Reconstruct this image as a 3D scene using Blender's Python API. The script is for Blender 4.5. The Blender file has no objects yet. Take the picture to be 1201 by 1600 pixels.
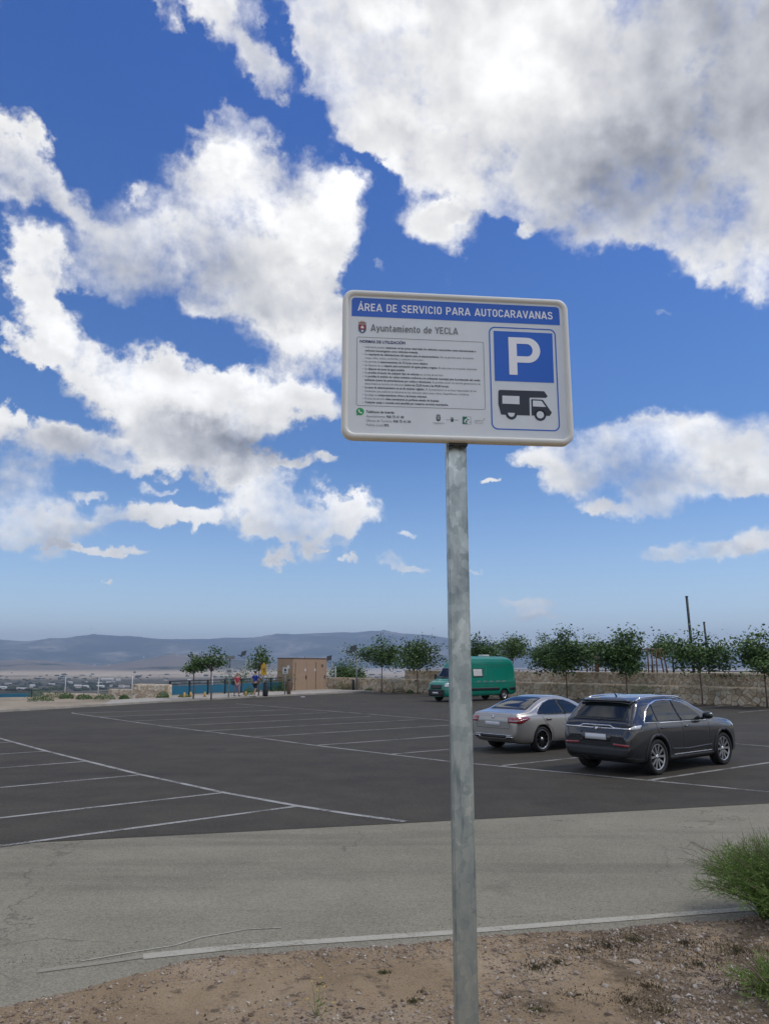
import bpy, bmesh, math, random
import numpy as np
from mathutils import Vector, Matrix, noise
from mathutils.bvhtree import BVHTree

random.seed(7)
R = math.radians
scene = bpy.context.scene
col = scene.collection

# ------------------------------------------------------------------ camera
EYE = Vector((0.0, 0.0, 2.25))
TILT = 11.31
cam_d = bpy.data.cameras.new('camera')
cam_d.sensor_fit = 'VERTICAL'
cam_d.sensor_height = 36.0
cam_d.sensor_width = 27.0
cam_d.lens = 27.0
cam_d.clip_start = 0.05
cam_d.clip_end = 60000
cam = bpy.data.objects.new('camera', cam_d)
col.objects.link(cam)
cam.location = EYE
cam.rotation_euler = (R(90 + TILT), 0, 0)
scene.camera = cam


def sight(px, py):
    """Direction in the place of what stands at a spot of the photograph (1201 x 1600)."""
    u = (px - 600.5) / 1200.0
    v = (800 - py) / 1200.0
    c, s = math.cos(R(TILT)), math.sin(R(TILT))
    return Vector((u, c - v * s, s + v * c)).normalized()


def G(px, py, z=0.0):
    d = sight(px, py)
    t = (z - EYE.z) / d.z
    return Vector((d.x * t, d.y * t, z))


# ------------------------------------------------------------------ light
SUN_EL, SUN_AZ = 56.0, 96.0          # azimuth clockwise from +Y (the way the camera looks)
EXPOSURE = 0.16
SKY_STRENGTH = 0.075
sun_d = bpy.data.lights.new('sun', 'SUN')
sun_d.energy = 1.5
sun_d.angle = R(11)
sun_d.color = (1.0, 0.93, 0.82)
sun = bpy.data.objects.new('sun', sun_d)
col.objects.link(sun)
sd = Vector((math.sin(R(SUN_AZ)) * math.cos(R(SUN_EL)), math.cos(R(SUN_AZ)) * math.cos(R(SUN_EL)), math.sin(R(SUN_EL))))
sun.rotation_euler = sd.to_track_quat('Z', 'Y').to_euler()
sun.location = (0, 0, 50)

scene.render.engine = 'CYCLES'
scene.cycles.use_denoising = True
scene.cycles.max_bounces = 6
scene.cycles.volume_bounces = 0
scene.cycles.transparent_max_bounces = 6
scene.cycles.caustics_reflective = False
scene.cycles.caustics_refractive = False
scene.view_settings.view_transform = 'Standard'
scene.view_settings.look = 'None'
scene.view_settings.gamma = 1
scene.view_settings.use_curve_mapping = False
scene.view_settings.exposure = EXPOSURE


# ------------------------------------------------------------------ node helpers
class NT:
    def __init__(self, tree):
        self.t = tree
        self.n = tree.nodes
        self.l = tree.links

    def put(self, node, idx, val):
        if val is None:
            return
        s = node.inputs[idx]
        if isinstance(val, bpy.types.NodeSocket):
            self.l.new(val, s)
        else:
            s.default_value = val

    def math(self, op, a, b=None, c=None, clamp=False):
        n = self.n.new('ShaderNodeMath')
        n.operation = op
        n.use_clamp = clamp
        self.put(n, 0, a); self.put(n, 1, b); self.put(n, 2, c)
        return n.outputs[0]

    def vmath(self, op, a, b=None, scale=None):
        n = self.n.new('ShaderNodeVectorMath')
        n.operation = op
        self.put(n, 0, a); self.put(n, 1, b)
        if scale is not None:
            self.put(n, 3, scale)
        return n.outputs['Value'] if op in ('LENGTH', 'DOT_PRODUCT', 'DISTANCE') else n.outputs[0]

    def noise(self, vec, scale, detail=4, rough=0.5, out='Fac', lac=2.0, dist=0.0):
        n = self.n.new('ShaderNodeTexNoise')
        self.put(n, 'Vector', vec)
        n.inputs['Scale'].default_value = scale
        n.inputs['Detail'].default_value = detail
        n.inputs['Roughness'].default_value = rough
        n.inputs['Lacunarity'].default_value = lac
        n.inputs['Distortion'].default_value = dist
        return n.outputs[out]

    def voronoi(self, vec, scale, feature='F1', out='Distance', rnd=1.0):
        n = self.n.new('ShaderNodeTexVoronoi')
        n.feature = feature
        if feature == 'SMOOTH_F1': n.voronoi_dimensions = '2D'
        self.put(n, 'Vector', vec)
        n.inputs['Scale'].default_value = scale
        n.inputs['Randomness'].default_value = rnd
        return n.outputs[out]

    def maprange(self, v, a, b, c=0.0, d=1.0, smooth=False):
        n = self.n.new('ShaderNodeMapRange')
        if smooth:
            n.interpolation_type = 'SMOOTHSTEP'
        self.put(n, 'Value', v)
        for k, x in zip(('From Min', 'From Max', 'To Min', 'To Max'), (a, b, c, d)):
            self.put(n, k, x)
        return n.outputs['Result']

    def ramp(self, fac, stops, interp='LINEAR'):
        n = self.n.new('ShaderNodeValToRGB')
        n.color_ramp.interpolation = interp
        e = n.color_ramp.elements
        while len(e) < len(stops):
            e.new(0.5)
        for el, (p, c) in zip(e, stops):
            el.position = p
            el.color = (c[0], c[1], c[2], 1) if not isinstance(c, (int, float)) else (c, c, c, 1)
        self.put(n, 'Fac', fac)
        return n.outputs['Color']

    def mix(self, fac, a, b, mode='MIX'):
        n = self.n.new('ShaderNodeMix')
        n.data_type = 'RGBA'
        n.blend_type = mode
        self.put(n, 0, fac)
        for i, x in ((6, a), (7, b)):
            if isinstance(x, tuple) and len(x) == 3:
                x = x + (1,)
            self.put(n, i, x)
        return n.outputs[2]

    def mapping(self, vec, loc=(0, 0, 0), rot=(0, 0, 0), scale=(1, 1, 1), kind='POINT'):
        n = self.n.new('ShaderNodeMapping')
        n.vector_type = kind
        self.put(n, 'Vector', vec)
        n.inputs['Location'].default_value = loc
        n.inputs['Rotation'].default_value = rot
        n.inputs['Scale'].default_value = scale
        return n.outputs[0]


# ------------------------------------------------------------------ world: blue sky with cumulus
world = bpy.data.worlds.new('World')
scene.world = world
world.use_nodes = True
wt = NT(world.node_tree)
wt.n.clear()
tc = wt.n.new('ShaderNodeTexCoord')
direction = tc.outputs['Generated']
sky = wt.n.new('ShaderNodeTexSky')
sky.sky_type = 'NISHITA'
sky.sun_disc = False
sky.sun_elevation = R(SUN_EL)
sky.sun_rotation = R(SUN_AZ)
sky.altitude = 600
sky.air_density = 1.0
sky.dust_density = 0.35
sky.ozone_density = 3.0
sky_col = wt.vmath('SCALE', sky.outputs[0], None, SKY_STRENGTH)

sep = wt.n.new('ShaderNodeSeparateXYZ')
wt.l.new(direction, sep.inputs[0])
X, Y, Z = sep.outputs
tint = wt.ramp(Z, [(0.0, (2.3, 2.15, 2.35)), (0.10, (1.66, 1.72, 1.86)), (0.27, (0.72, 1.10, 1.55)), (0.65, (0.48, 0.98, 1.85))])
sky_col = wt.mix(1.0, sky_col, tint, 'MULTIPLY')
den = wt.math('MAXIMUM', wt.math('ADD', Y, 1.0), 0.02)
comb = wt.n.new('ShaderNodeCombineXYZ')
wt.l.new(wt.math('DIVIDE', X, den), comb.inputs[0])
wt.l.new(wt.math('DIVIDE', Z, den), comb.inputs[1])
P0 = comb.outputs[0]     # stereographic chart of the sky, undistorted everywhere ahead and overhead


def chart(px, py):
    d = sight(px, py)
    return d.x / (1 + d.y), d.z / (1 + d.y)


def warp(vec, scale, amp, detail, rough=0.55):
    c = wt.noise(direction, scale, detail, rough, 'Color')
    c = wt.vmath('SUBTRACT', c, (0.5, 0.5, 0.5))
    c = wt.vmath('MULTIPLY', c, (amp, amp, 0))
    return wt.vmath('ADD', vec, c)


PW = warp(P0, 9.0, 0.055, 1.0, 0.5)
PW = warp(PW, 34.0, 0.036, 4.0, 0.6)
PS = warp(P0, 30.0, 0.022, 4.0, 0.62)     # for the small far clouds low over the land


def blobs(vec, items, soft0=1.25, soft1=0.35, after=0.0):
    tot = None
    sp_ = wt.n.new('ShaderNodeSeparateXYZ')
    wt.l.new(vec, sp_.inputs[0])
    for it in items:
        px, py, rx, ry = it[:4]
        rot = it[4] if len(it) > 4 else 0
        w = it[5] if len(it) > 5 else 1.0
        cx, cy = chart(px, py)
        ax, ay = chart(px + 1, py)
        bx, by = chart(px, py + 1)
        kx = math.hypot(ax - cx, ay - cy)
        ky = math.hypot(bx - cx, by - cy)
        # the running total rides along as a (vanishing) third coordinate: the sums stay in one chain
        cb = wt.n.new('ShaderNodeCombineXYZ')
        wt.l.new(sp_.outputs[0], cb.inputs[0]); wt.l.new(sp_.outputs[1], cb.inputs[1])
        wt.put(cb, 2, after if tot is None else tot)
        v = wt.mapping(cb.outputs[0], (cx, cy, 0), (0, 0, R(-rot)), (rx * kx * 1.09, ry * ky * 1.09, 1e5), 'TEXTURE')
        ln = wt.vmath('LENGTH', v)
        s = wt.maprange(ln, soft0, soft1, 0.0, w, True)
        tot = s if tot is None else wt.math('ADD', tot, s)
    return tot


# (x, y, half width, half height, rotation clockwise, weight), in the photograph's sky
BIG = [(320, 10, 60, 50, 0), (360, 85, 100, 34, 50), (415, 130, 40, 28, 30, .8),
       (530, 40, 110, 80), (560, 130, 100, 110), (600, 225, 90, 55, 20, .8), (690, 90, 120, 150), (800, 150, 170, 160),
       (950, 130, 200, 210), (1120, 130, 200, 220), (1260, 200, 160, 260), (1150, 330, 110, 90), (960, 290, 130, 70),
       (1010, 370, 90, 34), (1185, 420, 60, 46), (780, 300, 90, 45, 20), (740, 20, 300, 60),
       (475, 190, 40, 46, 0, -.8), (440, 60, 16, 70, -10, -.9), (470, 120, 30, 24, 0, .5), (560, 262, 40, 16, 10, -.5), (620, 185, 26, 16, 30, -.35), (680, 345, 56, 36, 20, .9), (350, 200, 62, 24, 0, .8), (345, 265, 66, 55), (440, 300, 110, 62, 20), (525, 345, 56, 62), (300, 340, 120, 66),
       (420, 410, 150, 62), (205, 395, 90, 52), (500, 450, 80, 66), (520, 530, 70, 50, 0, .85), (330, 455, 70, 36), (430, 520, 60, 40, 0, .6),
       (10, 215, 55, 66), (75, 270, 66, 48, 40), (10, 300, 50, 40), (40, 230, 60, 50), (150, 330, 60, 24, 30, .55),
       (55, 400, 52, 50), (85, 440, 40, 40), (170, 450, 60, 22, 10, .5),
       (95, 520, 80, 48, 20), (175, 580, 110, 62, 30), (260, 630, 120, 66, 20), (400, 620, 110, 62), (475, 640, 56, 34),
       (330, 690, 80, 44), (360, 745, 74, 24, 0, .9), (330, 545, 80, 24, 22, -.55), (190, 478, 80, 16, 14, -.5), (575, 470, 30, 60, 0, -.6), (30, 548, 55, 20, 10, .8), (240, 560, 40, 30, 0, .6),
       (60, 700, 110, 44, 8), (170, 700, 80, 34, 5), (195, 735, 40, 22, 0, .7), (0, 650, 30, 26),
       (25, 790, 74, 50), (110, 826, 110, 32), (225, 818, 60, 24), (295, 825, 50, 22), (235, 770, 26, 16, 0, .7),
       (420, 790, 90, 56), (480, 820, 80, 44), (550, 805, 52, 28), (440, 850, 50, 22)]
SMALL = [(140, 776, 34, 10), (455, 720, 36, 9, -10), (512, 714, 20, 7, 10), (180, 860, 74, 9), (110, 855, 40, 8, 0, .8),
         (950, 690, 100, 36, -10), (1030, 690, 90, 46), (1120, 700, 110, 62), (1200, 730, 70, 52), (845, 712, 44, 20), (900, 745, 60, 34),
         (1000, 795, 78, 16), (925, 790, 26, 12, 0, .8), (1100, 862, 96, 17), (1185, 843, 60, 20), (1020, 872, 34, 12), (1090, 765, 110, 24), (1010, 745, 60, 40),
         (612, 872, 36, 12, 25), (645, 888, 38, 7, 12), (640, 838, 18, 7), (545, 874, 12, 6), (765, 751, 17, 5), (740, 887, 14, 4, 0, .8),
         (830, 945, 46, 12), (850, 962, 54, 8), (820, 365, 18, 16), (665, 350, 44, 34, 20, .85), (700, 335, 34, 18, 0, .8),
         (165, 911, 7, 4), (505, 860, 10, 4, 0, .7), (730, 640, 14, 8, 0, .5), (1040, 488, 16, 6, 30, .45), (215, 300, 10, 16, 30, .5), (595, 410, 12, 14, 40, .5),
         (700, 440, 16, 10, 50, .4), (770, 450, 20, 7, 20, .35)]
f_big = blobs(PW, BIG, 1.50, 0.15)
f_small = blobs(PS, SMALL, after=f_big)
field = wt.math('ADD', wt.math('MINIMUM', f_big, 1.15), wt.math('MINIMUM', f_small, 1.1))
# beyond the part of the sky the photograph shows broken cumulus goes on, made brighter as added fill light
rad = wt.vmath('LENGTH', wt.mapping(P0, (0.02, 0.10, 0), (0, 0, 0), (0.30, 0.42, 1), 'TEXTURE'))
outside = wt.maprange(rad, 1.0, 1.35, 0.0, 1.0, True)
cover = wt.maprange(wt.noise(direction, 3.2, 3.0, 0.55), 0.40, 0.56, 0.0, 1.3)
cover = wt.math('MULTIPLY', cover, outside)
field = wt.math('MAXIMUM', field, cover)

n_mid = wt.noise(direction, 11.0, 8.0, 0.60)
n_wisp = wt.noise(direction, 60.0, 3.0, 0.65)
n_puff = wt.voronoi(PW, 30.0, 'SMOOTH_F1')
bill = wt.math('SUBTRACT', 0.45, n_puff)
dens = wt.math('ADD', wt.math('SUBTRACT', field, 0.44), wt.math('MULTIPLY', wt.math('SUBTRACT', n_mid, 0.5), 2.3))
dens = wt.math('ADD', dens, wt.math('MULTIPLY', wt.math('SUBTRACT', n_wisp, 0.5), 0.55))
dens = wt.math('ADD', dens, wt.math('MULTIPLY', bill, 0.18))
dens = wt.math('SUBTRACT', dens, wt.maprange(field, 0.0, 0.22, 0.60, 0.0))
soft = wt.maprange(wt.noise(direction, 4.5, 2.0, 0.5), 0.38, 0.62, 0.45, 1.35)
alpha = wt.maprange(dens, -0.12, soft, 0.0, 1.0, True)
above = wt.maprange(Z, 0.0, 0.05, 0.0, 1.0, True)
alpha = wt.math('MULTIPLY', alpha, above)

# cloud radiance: white sunlit heads, grey undersides, soft relief
DARK = [(1120, 190, 250, 200, 0, .85), (900, 270, 190, 90, 10, .6), (700, 60, 60, 50, 0, .15), (270, 410, 130, 46, -10, .6), (420, 440, 130, 40, 0, .35),
        (70, 705, 120, 34, 5, .75), (480, 470, 110, 26, 0, .35), (330, 690, 130, 34, 10, .4), (1130, 740, 110, 24, 0, .4), (370, 735, 110, 30, 0, .7), (300, 690, 110, 30, 10, .4), (100, 840, 140, 22, 0, .5), (440, 700, 100, 30, 0, .35),
        (960, 740, 130, 24, 5, .4), (460, 845, 90, 26, 0, .5), (60, 290, 60, 30, 30, .4), (1120, 20, 120, 40, 0, .2), (520, 560, 60, 30, 0, .2),
        (850, 962, 70, 8, 0, .4), (390, 100, 80, 30, 50, .2), (1140, 872, 110, 10, 0, .3), (610, 215, 60, 40, 0, .3), (150, 640, 80, 20, 30, .25)]
BRIGHT = [(335, 250, 46, 26, 0, .6), (530, 335, 44, 60, 30, .8), (500, 450, 60, 30, 0, .4), (800, 70, 110, 50, 0, .35), (610, 30, 60, 40, 0, .5), (660, 170, 70, 20, 0, .3),
          (110, 510, 50, 20, 20, .5), (260, 610, 90, 34, 20, .5), (430, 600, 70, 26, 0, .5), (25, 775, 46, 26, 0, .5), (1000, 680, 90, 22, 0, .4), (540, 790, 40, 14, 0, .3),
          (345, 600, 40, 30, 0, .3), (1190, 400, 40, 30, 0, .3), (450, 770, 70, 20, 0, .2)]
dk = blobs(PW, DARK, 1.5, 0.1, after=alpha)
br = blobs(PW, BRIGHT, 1.5, 0.2, after=dk)
# light comes from high on the right: each billow is bright on that side
up = wt.vmath('ADD', direction, (0.012, 0.002, 0.020))
r1 = wt.noise(direction, 6.5, 3.0, 0.50)
r2 = wt.noise(up, 6.5, 3.0, 0.50)
relief = wt.math('MULTIPLY', wt.math('SUBTRACT', r1, r2), 1.15)
up2 = wt.vmath('ADD', direction, (0.004, 0.0, 0.007))
r3 = wt.noise(direction, 30.0, 3.0, 0.5)
r4 = wt.noise(up2, 30.0, 3.0, 0.5)
relief = wt.math('ADD', relief, wt.math('MULTIPLY', wt.math('SUBTRACT', r3, r4), 0.34))
lum = wt.math('ADD', 0.86, relief)
lum = wt.math('SUBTRACT', lum, wt.maprange(dens, 0.55, 1.3, 0.0, 0.13, True))
lum = wt.math('SUBTRACT', lum, wt.math('MULTIPLY', wt.math('MINIMUM', dk, 1.05), 0.45))
lum = wt.math('ADD', lum, wt.math('MULTIPLY', br, 0.30))
lum = wt.math('ADD', lum, wt.math('MULTIPLY', bill, 0.10))
out_fill = wt.math('MULTIPLY', outside, wt.maprange(cover, 0.5, 1.2, -0.22, -0.10))  # lifts the unseen clouds' brightness, fill light added for the backlit faces
lum = wt.math('SUBTRACT', lum, out_fill)
lum = wt.math('MINIMUM', wt.math('MAXIMUM', lum, 0.24), 1.10)
cloud_col = wt.mix(wt.maprange(lum, 0.3, 0.8), (0.92, 0.96, 1.08), (1.0, 0.995, 0.985))
cloud_col = wt.vmath('SCALE', cloud_col, None, lum)
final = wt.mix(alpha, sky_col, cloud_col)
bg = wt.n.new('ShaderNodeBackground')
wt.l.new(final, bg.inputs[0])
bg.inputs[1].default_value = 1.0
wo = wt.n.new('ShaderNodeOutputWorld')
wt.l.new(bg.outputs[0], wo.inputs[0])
world.cycles.sampling_method = 'MANUAL'
world.cycles.sample_map_resolution = 512


# ------------------------------------------------------------------ object helpers
def tag(o, label=None, cat=None, group=None, kind=None):
    if label: o['label'] = label
    if cat: o['category'] = cat
    if group: o['group'] = group
    if kind: o['kind'] = kind
    return o


def empty(name, loc=(0, 0, 0), rz=0.0, **kw):
    o = bpy.data.objects.new(name, None)
    o.empty_display_size = 0.2
    col.objects.link(o)
    o.location = loc
    o.rotation_euler = (0, 0, rz)
    return tag(o, **kw)


class MB:
    """Collects shapes; build() links them as one mesh object."""
    def __init__(self):
        self.v = []; self.f = []; self.m = []; self.s = []; self.c = []
        self.mi = 0; self.cv = 0.5

    def add(self, vs, fs, smooth=False):
        b = len(self.v)
        self.v.extend([tuple(p) for p in vs])
        for f in fs:
            self.f.append(tuple(i + b for i in f)); self.m.append(self.mi); self.s.append(smooth); self.c.append(self.cv)

    def box(self, c, s, rz=0.0, M=None):
        cx, cy, cz = c; hx, hy, hz = s[0] / 2, s[1] / 2, s[2] / 2
        vs = []
        for z in (-hz, hz):
            for x, y in ((-hx, -hy), (hx, -hy), (hx, hy), (-hx, hy)):
                p = Vector((x, y, z))
                if M is not None: p = M @ p
                elif rz: p = Matrix.Rotation(rz, 3, 'Z') @ p
                vs.append((p.x + cx, p.y + cy, p.z + cz))
        self.add(vs, [(3, 2, 1, 0), (4, 5, 6, 7), (0, 1, 5, 4), (1, 2, 6, 5), (2, 3, 7, 6), (3, 0, 4, 7)])

    def rbox(self, c, s, r, rz=0.0):
        """box whose corners and edges are bevelled"""
        bm = bmesh.new()
        bmesh.ops.create_cube(bm, size=1.0)
        bmesh.ops.scale(bm, vec=s, verts=bm.verts)
        bmesh.ops.bevel(bm, geom=list(bm.edges), offset=r, segments=2, affect='EDGES', profile=0.6)
        M = Matrix.Translation(c) @ Matrix.Rotation(rz, 4, 'Z')
        bm.verts.ensure_lookup_table()
        self.add([M @ v.co for v in bm.verts], [[v.index for v in f.verts] for f in bm.faces])
        bm.free()

    def tube(self, pts, rad, k=8, cap=True, smooth=True):
        pts = [Vector(p) for p in pts]
        if not isinstance(rad, (list, tuple)): rad = [rad] * len(pts)
        vs = []; fs = []
        prev = None
        for i, p in enumerate(pts):
            a = pts[max(i - 1, 0)]; b = pts[min(i + 1, len(pts) - 1)]
            d = (b - a)
            d = d.normalized() if d.length > 1e-9 else Vector((0, 0, 1))
            if prev is None:
                u = d.orthogonal().normalized()
            else:
                u = (prev - d * prev.dot(d))
                u = u.normalized() if u.length > 1e-6 else d.orthogonal().normalized()
            prev = u
            w = d.cross(u)
            for j in range(k):
                t = 2 * math.pi * j / k
                vs.append(p + (u * math.cos(t) + w * math.sin(t)) * rad[i])
        for i in range(len(pts) - 1):
            for j in range(k):
                fs.append((i * k + j, i * k + (j + 1) % k, (i + 1) * k + (j + 1) % k, (i + 1) * k + j))
        if cap:
            fs.append(tuple(range(k - 1, -1, -1)))
            n = (len(pts) - 1) * k
            fs.append(tuple(range(n, n + k)))
        self.add(vs, fs, smooth)

    def lathe(self, prof, M, n=24, smooth=True, close=False):
        """prof: (radius, along); axis is M's local Y"""
        vs = []; fs = []
        m = len(prof)
        for i in range(n):
            t = 2 * math.pi * i / n
            for r, a in prof:
                vs.append(M @ Vector((r * math.cos(t), a, r * math.sin(t))))
        for i in range(n):
            for j in range(m - 1 if not close else m):
                a = i * m + j; b = i * m + (j + 1) % m
                c = ((i + 1) % n) * m + (j + 1) % m; d = ((i + 1) % n) * m + j
                fs.append((a, d, c, b))
        self.add(vs, fs, smooth)

    def ball(self, c, r, M=None, seg=12, rings=8):
        vs = []; fs = []
        rr = r if isinstance(r, (tuple, list)) else (r, r, r)
        for i in range(rings + 1):
            ph = math.pi * i / rings
            for j in range(seg):
                th = 2 * math.pi * j / seg
                p = Vector((rr[0] * math.sin(ph) * math.cos(th), rr[1] * math.sin(ph) * math.sin(th), rr[2] * math.cos(ph)))
                if M is not None: p = M @ p
                vs.append(p + Vector(c))
        for i in range(rings):
            for j in range(seg):
                fs.append((i * seg + j, (i + 1) * seg + j, (i + 1) * seg + (j + 1) % seg, i * seg + (j + 1) % seg))
        self.add(vs, fs, True)

    def build(self, name, mats, parent=None, attr=False, **kw):
        me = bpy.data.meshes.new(name)
        me.from_pydata(self.v, [], self.f)
        if not isinstance(mats, (list, tuple)): mats = [mats]
        for m in mats: me.materials.append(m)
        me.polygons.foreach_set('material_index', self.m)
        me.polygons.foreach_set('use_smooth', self.s)
        if attr:
            a = me.attributes.new('tone', 'FLOAT', 'FACE')
            a.data.foreach_set('value', self.c)
        me.update()
        o = bpy.data.objects.new(name, me)
        col.objects.link(o)
        if parent is not None: o.parent = parent
        return tag(o, **kw)


def copy_tree(o, parent=None):
    c = o.copy()
    col.objects.link(c)
    c.parent = parent
    for ch in list(o.children):
        copy_tree(ch, c)
    return c


# ------------------------------------------------------------------ materials
MATS = {}


def mat(name, base=(0.5, 0.5, 0.5), rough=0.6, metal=0.0, spec=0.5, coat=0.0, bump=0.0, bump_scale=60.0,
        vary=0.0, vary_scale=4.0, custom=None, tone=None, rough_var=0.0, subsurf=False):
    m = bpy.data.materials.new(name)
    m.use_nodes = True
    t = NT(m.node_tree)
    b = t.n['Principled BSDF']
    b.inputs['Roughness'].default_value = rough
    b.inputs['Metallic'].default_value = metal
    b.inputs['Specular IOR Level'].default_value = spec
    b.inputs['Coat Weight'].default_value = coat
    b.inputs['Coat Roughness'].default_value = 0.04
    tcn = t.n.new('ShaderNodeTexCoord')
    vec = tcn.outputs['Object']
    c = base if len(base) == 4 else base + (1,)
    if tone is not None:
        at = t.n.new('ShaderNodeAttribute'); at.attribute_name = 'tone'
        csock = t.ramp(at.outputs['Fac'], tone)
    else:
        csock = None
    if vary or rough_var:
        nz = t.noise(vec, vary_scale, 6, 0.6)
    if vary:
        f = t.maprange(nz, 0.25, 0.75, 1 - vary, 1 + vary)
        src = csock if csock is not None else c
        mx = t.n.new('ShaderNodeVectorMath'); mx.operation = 'SCALE'
        if isinstance(src, tuple): mx.inputs[0].default_value = src[:3]
        else: t.l.new(src, mx.inputs[0])
        t.l.new(f, mx.inputs[3])
        csock = mx.outputs[0]
    if rough_var:
        t.l.new(t.maprange(nz, 0.3, 0.7, rough - rough_var, rough + rough_var), b.inputs['Roughness'])
    if csock is not None: t.l.new(csock, b.inputs['Base Color'])
    else: b.inputs['Base Color'].default_value = c
    if bump:
        bn = t.n.new('ShaderNodeBump')
        bn.inputs['Strength'].default_value = bump
        bn.inputs['Distance'].default_value = 0.02
        t.l.new(t.noise(vec, bump_scale, 5, 0.65), bn.inputs['Height'])
        t.l.new(bn.outputs[0], b.inputs['Normal'])
    if custom: custom(t, b, vec)
    MATS[name] = m
    return m


def asphalt_nodes(dark, light, speck, big, stain=0.25):
    def f(t, b, vec):
        w = t.n.new('ShaderNodeNewGeometry').outputs['Position']
        fine = t.noise(w, speck, 3, 0.8)
        peb = t.voronoi(w, speck * 0.55, 'F1', 'Color')
        sp = t.n.new('ShaderNodeSeparateColor'); t.l.new(peb, sp.inputs[0])
        stone = t.maprange(sp.outputs[0], 0.0, 1.0, 0.78, 1.22)
        mid = t.noise(w, 1.1, 6, 0.62)
        large = t.noise(t.mapping(w, (0, 0, 0), (0, 0, R(20)), (0.5, 1.4, 1)), big, 5, 0.6)
        c = t.mix(t.maprange(large, 0.3, 0.7), dark, light)
        # old repairs, drips and drag marks with shapes of their own, and hairline cracks
        streak = t.noise(t.mapping(w, (0, 0, 0), (0, 0, R(41)), (0.10, 0.9, 1)), 1.0, 4, 0.55)
        c = t.mix(t.maprange(streak, 0.56, 0.66, 0.0, 0.38), c, (dark[0] * .55, dark[1] * .55, dark[2] * .58))
        spill = t.noise(t.mapping(w, (9, 4, 0)), 0.55, 3, 0.5)
        c = t.mix(t.maprange(spill, 0.66, 0.70, 0.0, 0.35), c, (dark[0] * .5, dark[1] * .5, dark[2] * .5))
        wob = t.vmath('ADD', w, t.vmath('SCALE', t.noise(w, 1.6, 4, 0.6, 'Color'), None, 0.9))
        crack = t.voronoi(wob, 0.22, 'DISTANCE_TO_EDGE', 'Distance')
        cm = t.math('MULTIPLY', t.maprange(crack, 0.0018, 0.004, 1.0, 0.0), t.maprange(t.noise(w, 0.35, 2, 0.5), 0.50, 0.58, 0.0, 0.35))
        c = t.mix(cm, c, (0.02, 0.02, 0.018))
        k = t.math('MULTIPLY', stone, t.maprange(fine, 0.3, 0.7, 0.84, 1.16))
        k = t.math('MULTIPLY', k, t.maprange(mid, 0.3, 0.72, 1 - stain, 1 + stain * .8))
        c = t.vmath('SCALE', c, None, k)
        t.l.new(c, b.inputs['Base Color'])
        bn = t.n.new('ShaderNodeBump'); bn.inputs['Strength'].default_value = 0.55; bn.inputs['Distance'].default_value = 0.008
        t.l.new(t.math('ADD', fine, sp.outputs[1]), bn.inputs['Height'])
        t.l.new(bn.outputs[0], b.inputs['Normal'])
    return f


M_lot = mat('dark_asphalt', rough=0.82, spec=0.3, custom=asphalt_nodes((0.046, 0.040, 0.029), (0.066, 0.058, 0.042), 90, 0.22, 0.22))
M_road = mat('weathered_asphalt', rough=0.88, spec=0.25, custom=asphalt_nodes((0.218, 0.201, 0.148), (0.270, 0.250, 0.186), 130, 0.35, 0.10))


def paint_nodes(base_c, paint_c, worn):
    def f(t, b, vec):
        w = t.n.new('ShaderNodeNewGeometry').outputs['Position']
        n1 = t.noise(w, 34, 5, 0.75)
        n2 = t.noise(w, 1.4, 4, 0.6)
        k = t.math('ADD', n1, t.math('MULTIPLY', t.math('SUBTRACT', n2, 0.5), 0.7))
        c = t.mix(t.maprange(k, worn, worn + 0.16), paint_c, base_c)
        t.l.new(c, b.inputs['Base Color'])
    return f


M_line = mat('worn_white_paint', rough=0.75, custom=paint_nodes((0.052, 0.046, 0.035), (0.33, 0.325, 0.30), 0.47))
M_edge = mat('worn_edge_paint', rough=0.8, custom=paint_nodes((0.235, 0.217, 0.162), (0.40, 0.375, 0.30), 0.50))


M_edge2 = mat('faint_edge_paint', rough=0.85, custom=paint_nodes((0.235, 0.217, 0.162), (0.28, 0.26, 0.20), 0.42))


def soil_nodes(t, b, vec):
    w = t.n.new('ShaderNodeNewGeometry').outputs['Position']
    big = t.noise(w, 0.9, 5, 0.6)
    mid = t.noise(w, 7, 6, 0.7)
    fine = t.noise(w, 70, 5, 0.75)
    c = t.ramp(big, [(0.3, (0.235, 0.170, 0.100)), (0.5, (0.34, 0.252, 0.155)), (0.7, (0.42, 0.33, 0.225))])
    c2 = t.mix(t.maprange(mid, 0.56, 0.68), c, (0.13, 0.098, 0.068))
    # crust of dead leaves and moss towards the bushes on the right
    sx = t.n.new('ShaderNodeSeparateXYZ'); t.l.new(w, sx.inputs[0])
    lit = t.math('ADD', t.noise(w, 2.6, 6, 0.72), t.maprange(sx.outputs[0], -0.5, 2.2, -0.16, 0.07))
    c2 = t.mix(t.maprange(lit, 0.50, 0.62, 0.0, 0.72), c2, (0.085, 0.062, 0.038))
    k = t.maprange(fine, 0.25, 0.75, 0.6, 1.4)
    t.l.new(t.vmath('SCALE', c2, None, k), b.inputs['Base Color'])
    bn = t.n.new('ShaderNodeBump'); bn.inputs['Strength'].default_value = 0.8; bn.inputs['Distance'].default_value = 0.02
    t.l.new(t.math('ADD', fine, mid), bn.inputs['Height'])
    t.l.new(bn.outputs[0], b.inputs['Normal'])


M_soil = mat('reddish_soil', rough=0.95, spec=0.15, custom=soil_nodes)


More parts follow.
